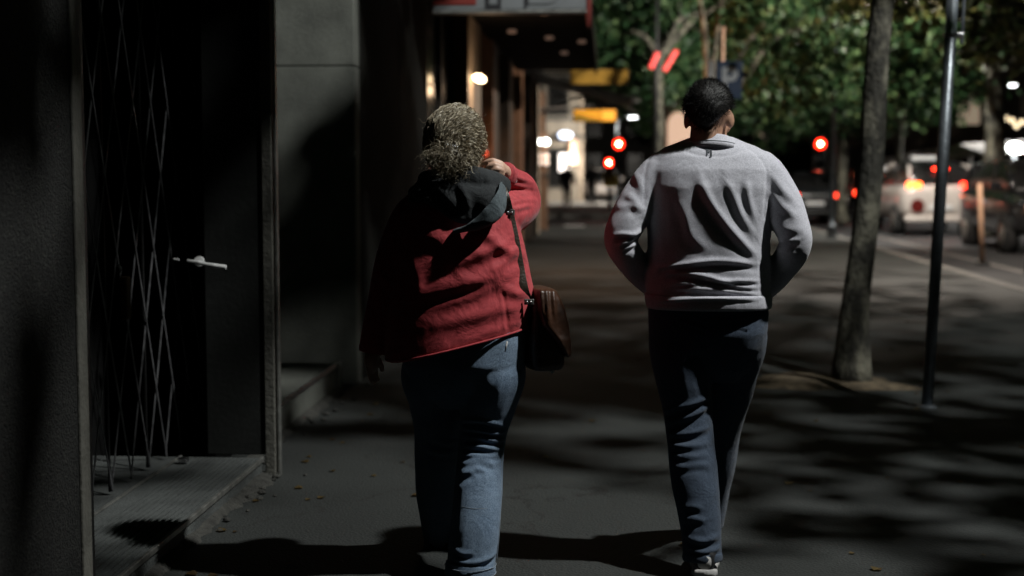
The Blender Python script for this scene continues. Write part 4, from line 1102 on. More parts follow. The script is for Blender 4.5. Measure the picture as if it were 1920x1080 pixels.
def strands(roots, dirs, length, width, seed, curl=0.0, wave=.03, seg=6, pull=None, droop=0.0, hug=None):
    """ribbon locks: each a tapering strip that may curl and be drawn towards a point"""
    rs = np.random.RandomState(seed); V = []; F = []
    for p, d in zip(roots, dirs):
        L = length * rs.uniform(.55, 1.2); n0 = len(V)
        d = d / np.linalg.norm(d); q = np.array(p, float)
        e1 = np.cross(d, rs.normal(size=3)); e1 /= np.linalg.norm(e1); e2 = np.cross(d, e1)
        ph = rs.uniform(0, 6.28); cw = curl * rs.uniform(.5, 1.3); wl = wave * rs.uniform(.7, 1.4)
        for j in range(seg + 1):
            t = j / seg
            o = (e1 * math.cos(ph + t * L / wl * 6.28) + e2 * math.sin(ph + t * L / wl * 6.28)) * cw * min(1, t * 3)
            w = width * (1 - .75 * t)
            V.append(q + o - e1 * w); V.append(q + o + e1 * w)
            if j < seg:
                step = d.copy()
                if pull is not None:
                    tw = pull - q; tw /= np.linalg.norm(tw) + 1e-9; step = step * (1 - .7 * t) + tw * (.35 + .8 * t)
                step[2] -= droop * t
                step /= np.linalg.norm(step); q = q + step * L / seg
                if hug is not None:
                    e = (q - hug[0]) / hug[1]; er = np.linalg.norm(e); tg = hug[2] + ((hash(n0) % 97) / 97.0) * .07
                    q = hug[0] + (q - hug[0]) * (1 + .6 * (tg / er - 1))
        for j in range(seg): F.append((n0 + 2 * j, n0 + 2 * j + 1, n0 + 2 * j + 3, n0 + 2 * j + 2))
    return V, F

def P3(px, py, Y): return tuple(W(px, py, Y))
def tub(lst, n=20, k=1.0, sub=4): return tube([P3(a, b, c) for a, b, c, r in lst], [r * k for a, b, c, r in lst], n, sub=sub)
def rows(lst, Y, p=2.6, k=1.0, grow=0.0, tw=0.0):
    out = []
    for (py, xl, xr, dep, yo) in lst:
        a = W(xl, py, Y); b = W(xr, py, Y); c = (a + b) / 2
        hw = (b.x - a.x) / 2 * k + grow; dp = dep * k + grow; out.append(ring((c.x, Y + yo, c.z), (hw, hw * tw, 0), (-dp * tw, dp, 0), 40, p))
    return out

def shoe(par, hx, hy, hz, yaw, pitch, L=.29, wd=.05, mats=('shoe', 'sole'), name='shoe'):
    rt = Euler((pitch, 0, yaw)).to_matrix()
    def T(p): return tuple(Vector((hx, hy, hz)) + rt @ Vector(p))
    S = [(0, .6, .07), (.015, .8, .085), (.05, .86, .10), (.09, .82, .105), (.13, .86, .085), (.18, 1.0, .066), (.23, .98, .052), (.27, .75, .042), (.29, .35, .03)]
    sc = L / .29
    v, f = loft([np.array([T(q) for q in ring((0, a * sc, .022 + h / 2), (b * wd, 0, 0), (0, 0, h / 2), 22, 2.6)]) for a, b, h in S])
    up = mesh_obj(name, v, f, mats[0], par, True)
    S2 = [(-.006, .7), (.02, .92), (.08, .9), (.14, .92), (.2, 1.08), (.25, .98), (.285, .66), (.298, .3)]
    v, f = loft([np.array([T(q) for q in ring((0, a * sc, .014), (b * wd, 0, 0), (0, 0, .014), 20, 4)]) for a, b in S2])
    mesh_obj('sole', v, f, mats[1], up, True)
    v, f = loft([np.array([T(q) for q in ring((0, a, z), (.024, 0, 0), (0, 0, .022), 16, 3)]) for a, z in ((-.004, .052), (.006, .055))])
    mesh_obj('heel_tab', v, f, mats[1], up, True)
    return up

def polyl(pts, sc, ox, oy, Y):
    out = []
    for (a, b) in pts:
        w = W(ox + a / sc, oy + b / sc, Y); out.append((w.x, w.z))
    return out

# ------------------------------------------------------------------ the man
YM = 5.15
man = thing('person', 'man in grey sweatshirt and dark jeans walking away with hands in pockets', 'person', (W(1328, 1060, 5.1).x, 5.15, 0))
rotM = Euler((R(-6), 0, R(-17))).to_matrix()
hc = W(1331, 150, YM); hc = Vector((hc.x, YM + .035, hc.z - .128))
sh, PM = head_shapes(hc, rotM, 1.0)
T_MAN = [(256, 1296, 1374, .062, .05), (266, 1272, 1396, .082, .038), (276, 1246, 1420, .094, .026), (292, 1222, 1446, .108, .014), (318, 1210, 1458, .124, .002), (350, 1207, 1456, .134, -.004), (400, 1211, 1448, .134, -.006),
         (450, 1214, 1443, .130, -.010), (500, 1213, 1442, .129, -.014), (545, 1212, 1443, .132, -.015), (574, 1214, 1443, .134, -.015)]
A_ML = [(1290, 322, 5.16, .06), (1246, 320, 5.15, .074), (1202, 372, 5.12, .070), (1174, 420, 5.09, .066), (1163, 448, 5.08, .060), (1172, 472, 5.10, .057), (1194, 502, 5.17, .053), (1214, 524, 5.23, .049), (1230, 540, 5.28, .046)]
A_MR = [(1380, 322, 5.16, .06), (1424, 320, 5.15, .074), (1464, 372, 5.12, .070), (1483, 420, 5.09, .066), (1492, 450, 5.08, .060), (1484, 476, 5.10, .057), (1464, 506, 5.17, .053), (1444, 530, 5.23, .049), (1426, 546, 5.28, .046)]
PEL_M = [(560, 1218, 1440, .122, .006), (585, 1215, 1441, .128, .004), (620, 1216, 1438, .132, .0), (650, 1224, 1430, .124, .005), (690, 1246, 1408, .09, .005), (715, 1275, 1380, .05, .005)]
L_ML = [(1280, 590, 5.14, .09), (1271, 632, 5.14, .105), (1279, 690, 5.13, .104), (1288, 760, 5.13, .092), (1294, 820, 5.11, .085), (1302, 890, 5.04, .085), (1312, 970, 4.98, .075), (1317, 1045, 4.945, .068)]
L_MR = [(1376, 590, 5.15, .09), (1384, 632, 5.16, .105), (1370, 700, 5.25, .100), (1350, 790, 5.37, .088), (1342, 860, 5.43, .080), (1332, 930, 5.49, .070), (1326, 985, 5.52, .064)]
neck = tube([PM(0, -.02, -.04), PM(0, -.03, -.10), P3(1335, 285, YM + .03)], [.058, .058, .07], 20, sub=3)
handsM = [ellipsoid(P3(1240, 565, 5.30), (.045, .03, .06)), ellipsoid(P3(1416, 568, 5.30), (.045, .03, .06))]
for sx in (1240, 1416):
    for q in range(5):
        a = W(sx + (q - 2) * 7, 578, 5.31); handsM.append(tube([a, a + Vector((0, .012, -.04)), a + Vector((0, .02, -.07 + .008 * abs(q - 2)))], [.011, .010, .008], 8))
bodyM = fuse(sh + [neck, loft(rows(T_MAN, YM, 2.4, .9)), tub(A_ML, k=.8), tub(A_MR, k=.8), loft(rows(PEL_M, YM, 2.4, .9)), tub(L_ML, k=.78), tub(L_MR, k=.78)] + handsM, .006, 2)
bm_ = mesh_obj('body', bodyM[0], bodyM[2], 'skin_man', man, True)
face_parts(PM, bm_, rotM)

# sweatshirt
V, N, F = fuse([loft(rows(T_MAN, YM, 2.5)), tub(A_ML), tub(A_MR)], .005, 14)
f5 = lambda pts: polyl(pts, 2.298, 1100, 130, 5.01)
def foldM(pts, w, h, **k): fold(V, N, f5(pts), w * 1.1, h * (.62 if pts[0][1] < 700 else .85), **k)
wobble(V, N, .0035, 14, 3, (1, 1, .6))
foldM([(495, 480), (535, 570), (600, 665), (670, 745), (735, 810)], .014, .016)
foldM([(395, 560), (430, 640), (455, 720), (520, 775)], .016, .008)
foldM([(600, 470), (640, 560), (675, 640), (720, 710)], .013, .010)
foldM([(690, 480), (700, 560), (725, 650)], .012, .010)
foldM([(470, 430), (500, 520), (520, 600)], .02, .006)
foldM([(270, 620), (300, 700), (330, 790)], .02, .006)
foldM([(300, 862), (420, 842), (560, 826), (735, 842)], .009, .011, valley=.9)
foldM([(320, 884), (430, 880), (540, 900), (650, 934), (740, 942)], .008, .010, valley=.9)
foldM([(360, 928), (420, 922), (480, 928)], .007, .006)
foldM([(540, 914), (640, 912), (740, 916)], .007, .008, valley=.9)
foldM([(360, 945), (480, 946), (640, 958), (740, 972)], .007, .007, valley=.9)
foldM([(270, 905), (300, 880), (320, 850)], .01, .006)
# sleeves
foldM([(110, 722), (150, 712), (200, 712), (250, 690)], .008, .012, valley=1.0)
foldM([(140, 752), (180, 740), (225, 715)], .008, .010, valley=1.0)
foldM([(150, 775), (190, 762), (235, 745)], .008, .007, valley=1.0)
foldM([(790, 690), (820, 735), (860, 742), (915, 735)], .008, .013, valley=1.0)
foldM([(790, 770), (850, 790), (910, 800)], .01, .008)
foldM([(790, 650), (850, 690), (930, 690)], .012, .006)
foldM([(170, 540), (210, 570), (240, 620)], .014, .008)
foldM([(130, 600), (180, 590), (225, 600)], .012, .006)
foldM([(200, 430), (225, 480), (245, 540)], .014, .007)
foldM([(800, 450), (850, 520), (900, 570)], .014, .008)
foldM([(800, 520), (850, 590), (910, 640)], .013, .007)
# seams pressed in
for pts in ([(392, 318), (330, 330), (290, 355), (262, 410), (250, 480), (252, 560)], [(705, 335), (745, 370), (780, 425), (782, 500), (774, 580), (772, 640)],
            [(392, 318), (430, 350), (490, 368), (560, 373), (640, 364), (705, 335)]):
    foldM(pts, .0055, -.0035, valley=0, taper=False)
sw = mesh_obj('sweatshirt', V, F, 'sweater', man, True)
hem = loft(rows([(549, 1211, 1444, .133, -.014), (552, 1209, 1446, .136, -.014), (563, 1210, 1446, .136, -.014), (574, 1212, 1445, .135, -.014), (577, 1215, 1442, .131, -.014)], YM, 2.5, 1, .002))
Vh, Nh, Fh = fuse([hem], .005, 2)
fold(Vh, Nh, f5([(300, 1006), (450, 990), (600, 988), (735, 994)]), .006, .005)
mesh_obj('hem_band', Vh, Fh, 'sweater', sw, True)
cr = []
nk = W(1337, 262, YM)
for (pb_, pf_, hw, dep, yo) in ((273, 300, .116, .098, .020), (263, 292, .099, .089, .026), (254, 287, .088, .080, .030), (250, 285, .084, .076, .031), (249, 284.5, .080, .072, .032), (252, 287, .076, .068, .033), (266, 296, .073, .065, .035), (285, 304, .07, .06, .036)):
    zb_ = W(1337, pb_, YM - .1).z; zf_ = W(1337, pf_, YM + .1).z
    cr.append(ring((nk.x, YM + yo, (zb_ + zf_) / 2), (hw, 0, -.004), (0, dep, (zf_ - zb_) / 2), 40, 2.2))
v, f = loft(cr); mesh_obj('collar', v, f, 'sweater', sw, True)
sr = [tuple(np.array(nk_) + (np.array(nk_) - cr[1].mean(0)) * .012) for nk_ in cr[1]]
v, f = tube(sr + [sr[0]], .0014, 6)
mesh_obj('collar_seam', v, f, 'seam', sw, True)
# little logo below the collar
lg = W(1331, 284, 5.03)
tx = text('back_mark', 'FJ', 'mark', sw, (lg.x, 5.0, lg.z - .012), .032, ext=.0, bold=.0012, scx=1.0)
bmx = bmesh.new(); bmx.from_mesh(tx.data); bmesh.ops.triangulate(bmx, faces=bmx.faces); bmx.to_mesh(tx.data); bmx.free()
for q in tx.data.vertices:                      # lay each point of the print on the knit
    wx = lg.x + q.co.x; wz = lg.z - .012 + q.co.y
    dd = (V[:, 0] - wx) ** 2 + (V[:, 2] - wz) ** 2 + (N[:, 1] > 0) * 9
    ii = np.argsort(dd)[:4]; wy = V[ii, 1].mean() - .0032
    q.co.z = -(wy - 5.0)

# trousers
V, N, F = fuse([loft(rows(PEL_M, YM, 2.6)), tub(L_ML), tub(L_MR)], .0055, 10)
f6 = lambda pts: polyl(pts, 2.078, 1150, 560, 5.0)
def foldT(pts, w, h, **k): fold(V, N, f6(pts), w, h, **k)
wobble(V, N, .003, 18, 8, (1, 1, .7))
for pts, h in (([(190, 462), (250, 435), (320, 415), (385, 392)], .010), ([(200, 505), (260, 482), (330, 455), (385, 425)], .008), ([(200, 545), (270, 538), (330, 526), (380, 512)], .010),
               ([(205, 578), (280, 580), (375, 570)], .009), ([(215, 610), (300, 612), (370, 600)], .006), ([(250, 850), (300, 835), (350, 840)], .007), ([(270, 900), (330, 915), (400, 905)], .010),
               ([(280, 940), (340, 955), (410, 945)], .010), ([(290, 975), (350, 990), (420, 978)], .010), ([(270, 800), (310, 790), (340, 800)], .006), ([(240, 660), (320, 640), (380, 650)], .005)):
    foldT(pts, .011, h, valley=.9)
foldT([(180, 40), (260, 55), (330, 80), (385, 95)], .005, .004, valley=0)
foldT([(250, 90), (320, 112), (378, 132)], .006, .006)
foldT([(385, 95), (470, 85), (580, 70)], .005, .004, valley=0)
tr = mesh_obj('trousers', V, F, 'trouser', man, True)
v, f = tub([(1317, 1036, 4.946, .069), (1317, 1044, 4.944, .0715), (1317, 1050, 4.943, .069)], 24, 1, 2); mesh_obj('trouser_cuff', v, f, 'trouser', tr, True)
for q, (px, wq) in enumerate(((1283, 52), (1378, 50))):
    pts = [W(px - wq / 2, 612, 5.0), W(px + wq / 2, 622 if q == 0 else 618, 5.0), W(px + wq / 2 - 2, 668, 5.0), W(px, 680, 5.0), W(px - wq / 2 + 2, 664, 5.0)]
    vv = []
    for dy in (0, -.003):
        for p in pts:
            i = np.argmin((V[:, 0] - p.x) ** 2 + (V[:, 2] - p.z) ** 2 + (N[:, 1] > -.1) * 9)
            vv.append((p.x, V[i, 1] - .0015 + dy, p.z))
    mesh_obj('back_pocket', vv, [(0, 1, 2, 3, 4)[::-1], (5, 6, 7, 8, 9), (0, 1, 6, 5), (1, 2, 7, 6), (2, 3, 8, 7), (3, 4, 9, 8), (4, 0, 5, 9)], 'trouser', tr)
ft = W(1320, 1062, 4.90)
shoe(man, ft.x, 4.875, 0.012, R(-4), R(-5))
fr_ = W(1322, 1000, 5.52)
shoe(man, fr_.x, 5.46, 0.0, R(-4), R(4))
# hair
def maskM(d):
    back = -.80 + .75 * abs(d[0]) ** 1.6
    side = .05 + .25 * max(d[1], 0)
    t = min(max((d[1] + .45) / .6, 0), 1); t = t * t * (3 - 2 * t)
    low = back * (1 - t) + side * t
    return 1 / (1 + math.exp(-(d[2] - low) * 15))
v, f = hair_shell(PM, rotM, 1, maskM, .0125, noise=.0005, seed=2)
hr = mesh_obj('hair', v, f, 'hair_dark', man, True)
rs = np.random.RandomState(31); roots = []; dirs = []
while len(roots) < 5200:
    d = rs.normal(size=3); d /= np.linalg.norm(d)
    if maskM(d) < .55: continue
    p = d * (np.array((.076, .097, .098)) + .010); roots.append(np.array(PM(p[0], p[1] - .008, p[2] + .02)))
    t = d * .8 + np.array((0, .35 if d[2] > .5 else -.1, -.35 if d[2] < .6 else .1)) + rs.normal(size=3) * .35
    dirs.append(np.array(rotM @ Vector(t)))
v, f = strands(roots, dirs, .017, .0007, 5, seg=2)
mesh_obj('hair_locks', v, f, 'locks_dark', hr, kind='stuff')

# ------------------------------------------------------------------ the woman
YW = 4.95
lady = thing('person', 'woman in red jacket and blue jeans walking with one hand raised to her neck', 'person', (W(868, 1060, 4.9).x, 4.95, 0))
rotW = Euler((R(-4), R(2), R(-8))).to_matrix()
hw_ = W(853, 200, YW); hcw = Vector((hw_.x, YW + .01, hw_.z - .142))
shw, PW = head_shapes(hcw, rotW, .96)
T_W = [(336, 835, 915, .06, .03), (350, 800, 938, .09, .02), (366, 776, 950, .112, .005), (392, 758, 962, .135, -.005), (440, 750, 974, .150, -.008), (490, 744, 988, .158, -.004), (540, 737, 998, .166, .0), (590, 729, 1000, .174, .0)]
A_WL = [(830, 398, 4.96, .06), (788, 400, 4.95, .078), (756, 450, 4.94, .072), (733, 520, 4.93, .067), (716, 590, 4.95, .061), (703, 652, 4.98, .054)]
A_WR = [(890, 410, 4.96, .06), (928, 405, 4.96, .085), (962, 394, 5.03, .078), (980, 378, 5.10, .068), (976, 352, 5.08, .059), (958, 337, 5.02, .050), (946, 328, 4.98, .043)]
hemc = W(861, 639, YW)
def jrings(k=1.0, g=0.0):
    r_ = rows(T_W, YW, 2.5, k, g, .22)
    for dz, kk in ((.045, .995), (.02, 1.0), (0, 1.0), (-.004, .985)):
        r_.append(ring((hemc.x, YW, hemc.z + dz), (.250 * k * kk + g, .055, .062), (-.039, .178 * k * kk + g, 0), 40, 2.5))
    return r_
PEL_W = [(600, 750, 985, .150, .0), (640, 752, 988, .158, .0), (680, 756, 984, .156, .0), (712, 770, 970, .136, .0), (745, 800, 945, .1, .0), (765, 830, 915, .06, 0)]
L_WR = [(915, 650, 4.94, .10), (922, 700, 4.93, .122), (917, 745, 4.93, .106), (907, 800, 4.95, .089), (902, 850, 4.93, .083), (897, 920, 4.87, .086), (889, 1000, 4.81, .087), (882, 1068, 4.785, .085)]
L_WL = [(818, 650, 4.96, .10), (813, 700, 4.97, .118), (816, 745, 5.02, .100), (820, 800, 5.10, .086), (818, 870, 5.15, .079), (817, 930, 5.21, .072), (822, 985, 5.27, .064), (826, 1022, 5.30, .062)]
neckw = tube([PW(0, -.02, -.04), PW(0, -.03, -.10), P3(868, 352, YW + .02)], [.052, .052, .07], 20, sub=3)
KN = [((941, 307, 4.925), (924, 301, 4.915), (910, 305, 4.915), (903, 312, 4.925), .0088), ((943, 314, 4.915), (927, 309, 4.900), (915, 314, 4.900), (911, 323, 4.905), .0090),
      ((944, 321, 4.912), (931, 317, 4.896), (922, 322, 4.896), (919, 330, 4.900), .0086), ((945, 328, 4.915), (935, 326, 4.902), (929, 330, 4.902), (927, 336, 4.905), .0074)]
hand = [tube([P3(946, 328, 4.98), P3(944, 322, 4.955), P3(942, 317, 4.93)], [.026, .027, .02], 14), ellipsoid(P3(941, 317, 4.935), (.017, .030, .026), 16, 12)]
for a, b, c, d, r_ in KN:
    hand.append(tube([P3(*a), P3(*b), P3(*c), P3(*d)], [r_ * 1.12, r_ * 1.08, r_, r_ * .86], 12, sub=4))
    hand.append(ellipsoid(P3(*b), (r_ * 1.18,) * 3, 10, 8))
hand.append(tube([P3(942, 324, 4.955), P3(932, 320, 4.965), P3(920, 318, 4.97), P3(910, 317, 4.965)], [.013, .012, .0105, .008], 12, sub=3))
handL = [ellipsoid(P3(697, 676, 4.98), (.026, .04, .045), 16, 12)]
for q in range(4):
    a = W(691 + q * 4, 690, 4.955 + q * .018); handL.append(tube([a, a + Vector((.004, .01, -.035)), a + Vector((.012, .012, -.06 + .006 * abs(q - 1)))], [.0095, .009, .007], 10, sub=2))
a = W(708, 672, 4.99); handL.append(tube([a, a + Vector((.012, .015, -.03)), a + Vector((.012, .02, -.05))], [.011, .01, .008], 10, sub=2))
bodyW = fuse(shw + [neckw, loft(rows(T_W + [(640, 745, 985, .15, 0)], YW, 2.4, .88)), tub(A_WL, k=.78), tub(A_WR[:-1] + [(946, 328, 4.98, .034)], k=.78), loft(rows(PEL_W, YW, 2.4, .9)), tub(L_WR, k=.75), tub(L_WL, k=.75),
                    tube([P3(703, 652, 4.98), P3(698, 668, 4.98)], [.03, .028], 12)] + hand + handL, .0042, 2)
bw_ = mesh_obj('body', bodyW[0], bodyW[2], 'skin_woman', lady, True)
face_parts(PW, bw_, rotW, .96)
for a, b, c, d, r_ in KN:
    p = W(d[0] - 1, d[1] + 1, d[2] - .006); v, f = ellipsoid(p, (.0048, .003, .006), 10, 6); mesh_obj('finger_nail', v, f, 'nail', bw_, True)

# jacket
V, N, F = fuse([loft(jrings()), tub(A_WL), tub(A_WR)], .005, 12)
g3 = lambda pts: polyl(pts, 1.963, 650, 150, 4.80)
def foldJ(pts, w, h, **k): k.setdefault('valley', .35); fold(V, N, g3(pts), w * 1.25, h * .62, **k)
wobble(V, N, .005, 11, 5, (1, 1, .8))
foldJ([(250, 800), (330, 775), (430, 748), (540, 722), (600, 700)], .022, .022)
foldJ([(280, 850), (380, 822), (480, 790), (590, 738)], .013, .010)
foldJ([(400, 680), (470, 650), (545, 622), (600, 590)], .016, .016)
foldJ([(300, 905), (420, 880), (560, 850), (670, 830)], .018, .010)
foldJ([(450, 950), (560, 915), (670, 880)], .014, .008)
foldJ([(500, 560), (540, 590), (600, 640), (680, 650)], .014, .012)
foldJ([(520, 700), (580, 670), (640, 600)], .012, .012)
foldJ([(570, 760), (620, 790), (680, 800)], .014, .012)
foldJ([(640, 560), (670, 640), (680, 740)], .016, .010)
foldJ([(300, 560), (360, 600), (400, 680)], .02, .010)
foldJ([(230, 640), (260, 720), (270, 800)], .02, .010)
foldJ([(150, 560), (170, 640), (150, 740)], .014, .008)
foldJ([(100, 700), (130, 740), (170, 760)], .012, .008)
for pts in ([(575, 350), (620, 362), (660, 378), (700, 390)], [(585, 385), (630, 392), (680, 402), (712, 410)], [(590, 420), (640, 418), (690, 425)], [(600, 450), (640, 445), (685, 445)], [(610, 480), (640, 470), (670, 465)]):
    foldJ(pts, .007, .008, valley=.9)
foldJ([(575, 790), (585, 850), (590, 910)], .005, -.005, valley=0, taper=False)
JV, JN = V.copy(), N.copy()
jk = mesh_obj('jacket', V, F, 'jacket', lady, True)
c0 = W(703, 655, 4.98)
v, f = tub([(704, 646, 4.98, .056), (703, 653, 4.98, .058), (702, 660, 4.98, .055)], 20, 1, 2); mesh_obj('cuff', v, f, 'jacket', jk, True)
v, f = tub([(951, 332, 5.0, .045), (946, 328, 4.98, .047), (943.5, 326, 4.97, .044)], 20, 1, 2); mesh_obj('cuff', v, f, 'jacket', jk, True)
# hem cord with toggle
hp = [ring((hemc.x, YW, hemc.z + .002), (.252, .055, .062), (-.039, .180, 0), 40, 2.5)[k] for k in range(40)]
v, f = tube([tuple(q) for q in hp] + [tuple(hp[0])], .004, 8); mesh_obj('hem_cord', v, f, 'jacket', jk, True)
v, f = tube([W(951, 640, 4.77), W(949, 650, 4.765), W(947, 660, 4.765)], [.003, .003, .002], 8); mesh_obj('cord_end', v, f, 'sole', jk, True)

# hood, thrown back
V, N, F = fuse([ellipsoid(P3(858, 372, 4.865), (.155, .085, .075), 30, 18, Euler((R(-12), R(4), 0)).to_matrix()), ellipsoid(P3(862, 402, 4.845), (.095, .055, .055), 24, 16),
                ellipsoid(P3(900, 380, 4.86), (.085, .07, .08), 24, 16), ellipsoid(P3(808, 372, 4.90), (.08, .08, .07), 24, 16), tube([P3(800, 345, 4.93), P3(850, 336, 4.86), P3(905, 338, 4.86), P3(940, 352, 4.93)], [.05, .045, .045, .045], 14, sub=3)], .006, 5)
wobble(V, N, .005, 22, 9)
fold(V, N, g3([(200, 400), (300, 440), (420, 520)]), .014, .014); fold(V, N, g3([(300, 380), (380, 440), (430, 520)]), .012, .010); fold(V, N, g3([(400, 370), (440, 430), (450, 500)]), .012, .008)
hd = mesh_obj('hood', V, F, 'hood', jk, True)
A = catmull([P3(938, 336, 4.86), P3(930, 362, 4.80), P3(908, 392, 4.775), P3(880, 418, 4.775), P3(848, 432, 4.79)], 6)
B_ = catmull([P3(950, 352, 4.89), P3(951, 388, 4.835), P3(932, 416, 4.80), P3(900, 430, 4.79), P3(852, 437, 4.795)], 6)
rr = []
for a, b in zip(A, B_):
    mid = (a + b) / 2 + np.array((0, -.012, 0)); u = (b - a) / 2
    nrm = np.cross(u, np.array((0, -1, 0))); nrm = np.array((0, -1.0, 0))
    rr.append(ring(mid, u, nrm * .012, 18, 2.2))
v, f = loft(rr); Vl, Nl, Fl = fuse([(v, f)], .004, 3); wobble(Vl, Nl, .003, 30, 4)
mesh_obj('hood_lining', Vl, Fl, 'lining', hd, True)

# jeans
V, N, F = fuse([loft(rows(PEL_W, YW, 2.6)), tub(L_WR), tub(L_WL)], .0055, 10)
g4 = lambda pts: polyl(pts, 2.161, 650, 580, 4.80)
def foldP(pts, w, h, **k): fold(V, N, g4(pts), w, h, **k)
wobble(V, N, .003, 16, 12, (1, 1, .6))
for pts, h in (([(455, 470), (520, 462), (580, 470), (640, 492)], .010), ([(460, 500), (540, 505), (600, 520), (640, 520)], .011), ([(470, 535), (540, 535), (600, 552), (640, 550)], .012), ([(455, 572), (520, 570), (580, 580), (635, 592)], .012),
               ([(455, 610), (520, 600), (580, 606), (635, 610)], .008), ([(460, 640), (530, 622), (600, 640)], .008), ([(450, 670), (510, 650), (560, 652)], .006), ([(440, 700), (480, 672), (520, 668)], .006),
               ([(430, 985), (500, 1000), (580, 990), (630, 965)], .009), ([(440, 950), (480, 965), (520, 960)], .006)):
    foldP(pts, .009, h, valley=1.0)
foldP([(300, 560), (360, 590), (420, 600)], .012, .008); foldP([(290, 620), (350, 640), (420, 640)], .012, .008); foldP([(420, 500), (430, 600), (425, 700)], .01, .006)
jn = mesh_obj('jeans', V, F, 'jean', lady, True)
def surf_line(pts, Y, name, par, mat, r=.0011, off=.0):
    out = []
    for p in catmull([P3(a, b, Y) for a, b in pts], 5):
        i = np.argmin((V[:, 0] - p[0]) ** 2 + (V[:, 2] - p[2]) ** 2 + (N[:, 1] > -.05) * 9); out.append((p[0], V[i, 1] - off, p[2]))
    v, f = tube(out, r, 6); mesh_obj(name, v, f, mat, par, True)
surf_line([(868, 946), (890, 948), (915, 949)], 4.8, 'seam_line', jn, 'stitch')
surf_line([(936, 860), (938, 930), (936, 1000), (932, 1050)], 4.8, 'seam_line', jn, 'stitch')
hm = tub([(883, 1056, 4.79, .0865), (882, 1066, 4.787, .088), (882, 1074, 4.785, .0875), (882, 1076, 4.785, .083)], 28, 1, 2); mesh_obj('jean_hem', hm[0], hm[1], 'jean', jn, True)
for pyy in (1058, 1073):
    c = W(882, pyy, 4.786); q = ring(c, (.0885, 0, 0), (0, .0885, 0), 36); v, f = tube(q.tolist() + [q[0].tolist()], .0013, 6); mesh_obj('hem_stitch', v, f, 'stitch', jn, True)
shoe(lady, W(880, 1090, 4.78).x, 4.735, .0, R(3), R(-2), .26, .045, ('shoe', 'dark_leather'))
shoe(lady, W(826, 1020, 5.3).x, 5.24, .0, R(3), R(5), .26, .045, ('shoe', 'dark_leather'))

# hair: curls gathered low at the back
CL = np.array(P3(846, 284, 4.835))
def maskW(d):
    low = -.75 if d[1] < .2 else (-.3 + .9 * (d[1] - .2))
    return 1 / (1 + math.exp(-(d[2] - low) * 18))
v, f = hair_shell(PW, rotW, .96, maskW, .024, noise=.003, seed=6)
hrw = mesh_obj('hair', v, f, 'hair_blond', lady, True)
rs = np.random.RandomState(41); roots = []; dirs = []
while len(roots) < 3800:
    d = rs.normal(size=3); d /= np.linalg.norm(d)
    if maskW(d) < .5 or d[1] > .75: continue
    p = d * (np.array((.076, .097, .098)) * .98 + rs.uniform(.018, .032)); q = np.array(PW(p[0], p[1] - .008, p[2] + .02)); roots.append(q)
    tw = CL - q; tw /= np.linalg.norm(tw); nn = np.array(rotW @ Vector(d))
    t = tw - nn * (tw @ nn); t = t / (np.linalg.norm(t) + 1e-6) + nn * .16 + rs.normal(size=3) * .16
    dirs.append(t)
v, f = strands(roots, dirs, .12, .0020, 7, curl=.0085, wave=.052, seg=14, pull=CL, hug=(np.array(PW(0, -.008, .02)), np.array((.076, .097, .098)) * .96 + .0285, 1.0))
mesh_obj('curls', v, f, 'locks_blond', hrw, kind='stuff')
roots = []; dirs = []
for k in range(620):
    d = rs.normal(size=3); d[1] -= .4; d /= np.linalg.norm(d)
    roots.append(CL + d * np.array((.052, .034, .034)) + np.array((0, -.008, -.026))); dirs.append(d + np.array((0, 0, -.35)) + rs.normal(size=3) * .4)
v, f = strands(roots, dirs, .06, .0018, 9, curl=.009, wave=.03, seg=9, droop=.5)
mesh_obj('tied_tail', v, f, 'locks_blond', hrw, kind='stuff')
roots = []; dirs = []
for k in range(140):
    d = rs.normal(size=3); d /= np.linalg.norm(d)
    if maskW(d) < .5: continue
    p = d * (np.array((.076, .097, .098)) + .03); roots.append(np.array(PW(p[0], p[1] - .008, p[2] + .02))); dirs.append(np.array(rotW @ Vector(d)) + rs.normal(size=3) * .8)
v, f = strands(roots, dirs, .05, .0006, 10, curl=.006, wave=.03, seg=8)
mesh_obj('flyaway_hair', v, f, 'locks_blond', hrw, kind='stuff')
cl = MB()
for k in range(6):
    a = CL + np.array((-.018 + k * .008, -.034, .010 - .002 * k)); cl.tube([a, a + np.array((.002, -.006, .012)), a + np.array((.004, .004, .022))], [.0018, .0016, .001], 6)
cl.tube([CL + np.array((-.022, -.032, .008)), CL + np.array((.002, -.038, .007)), CL + np.array((.028, -.030, -.004))], .0032, 8)
cl.build('hair_clip', 'steel', hrw, True)

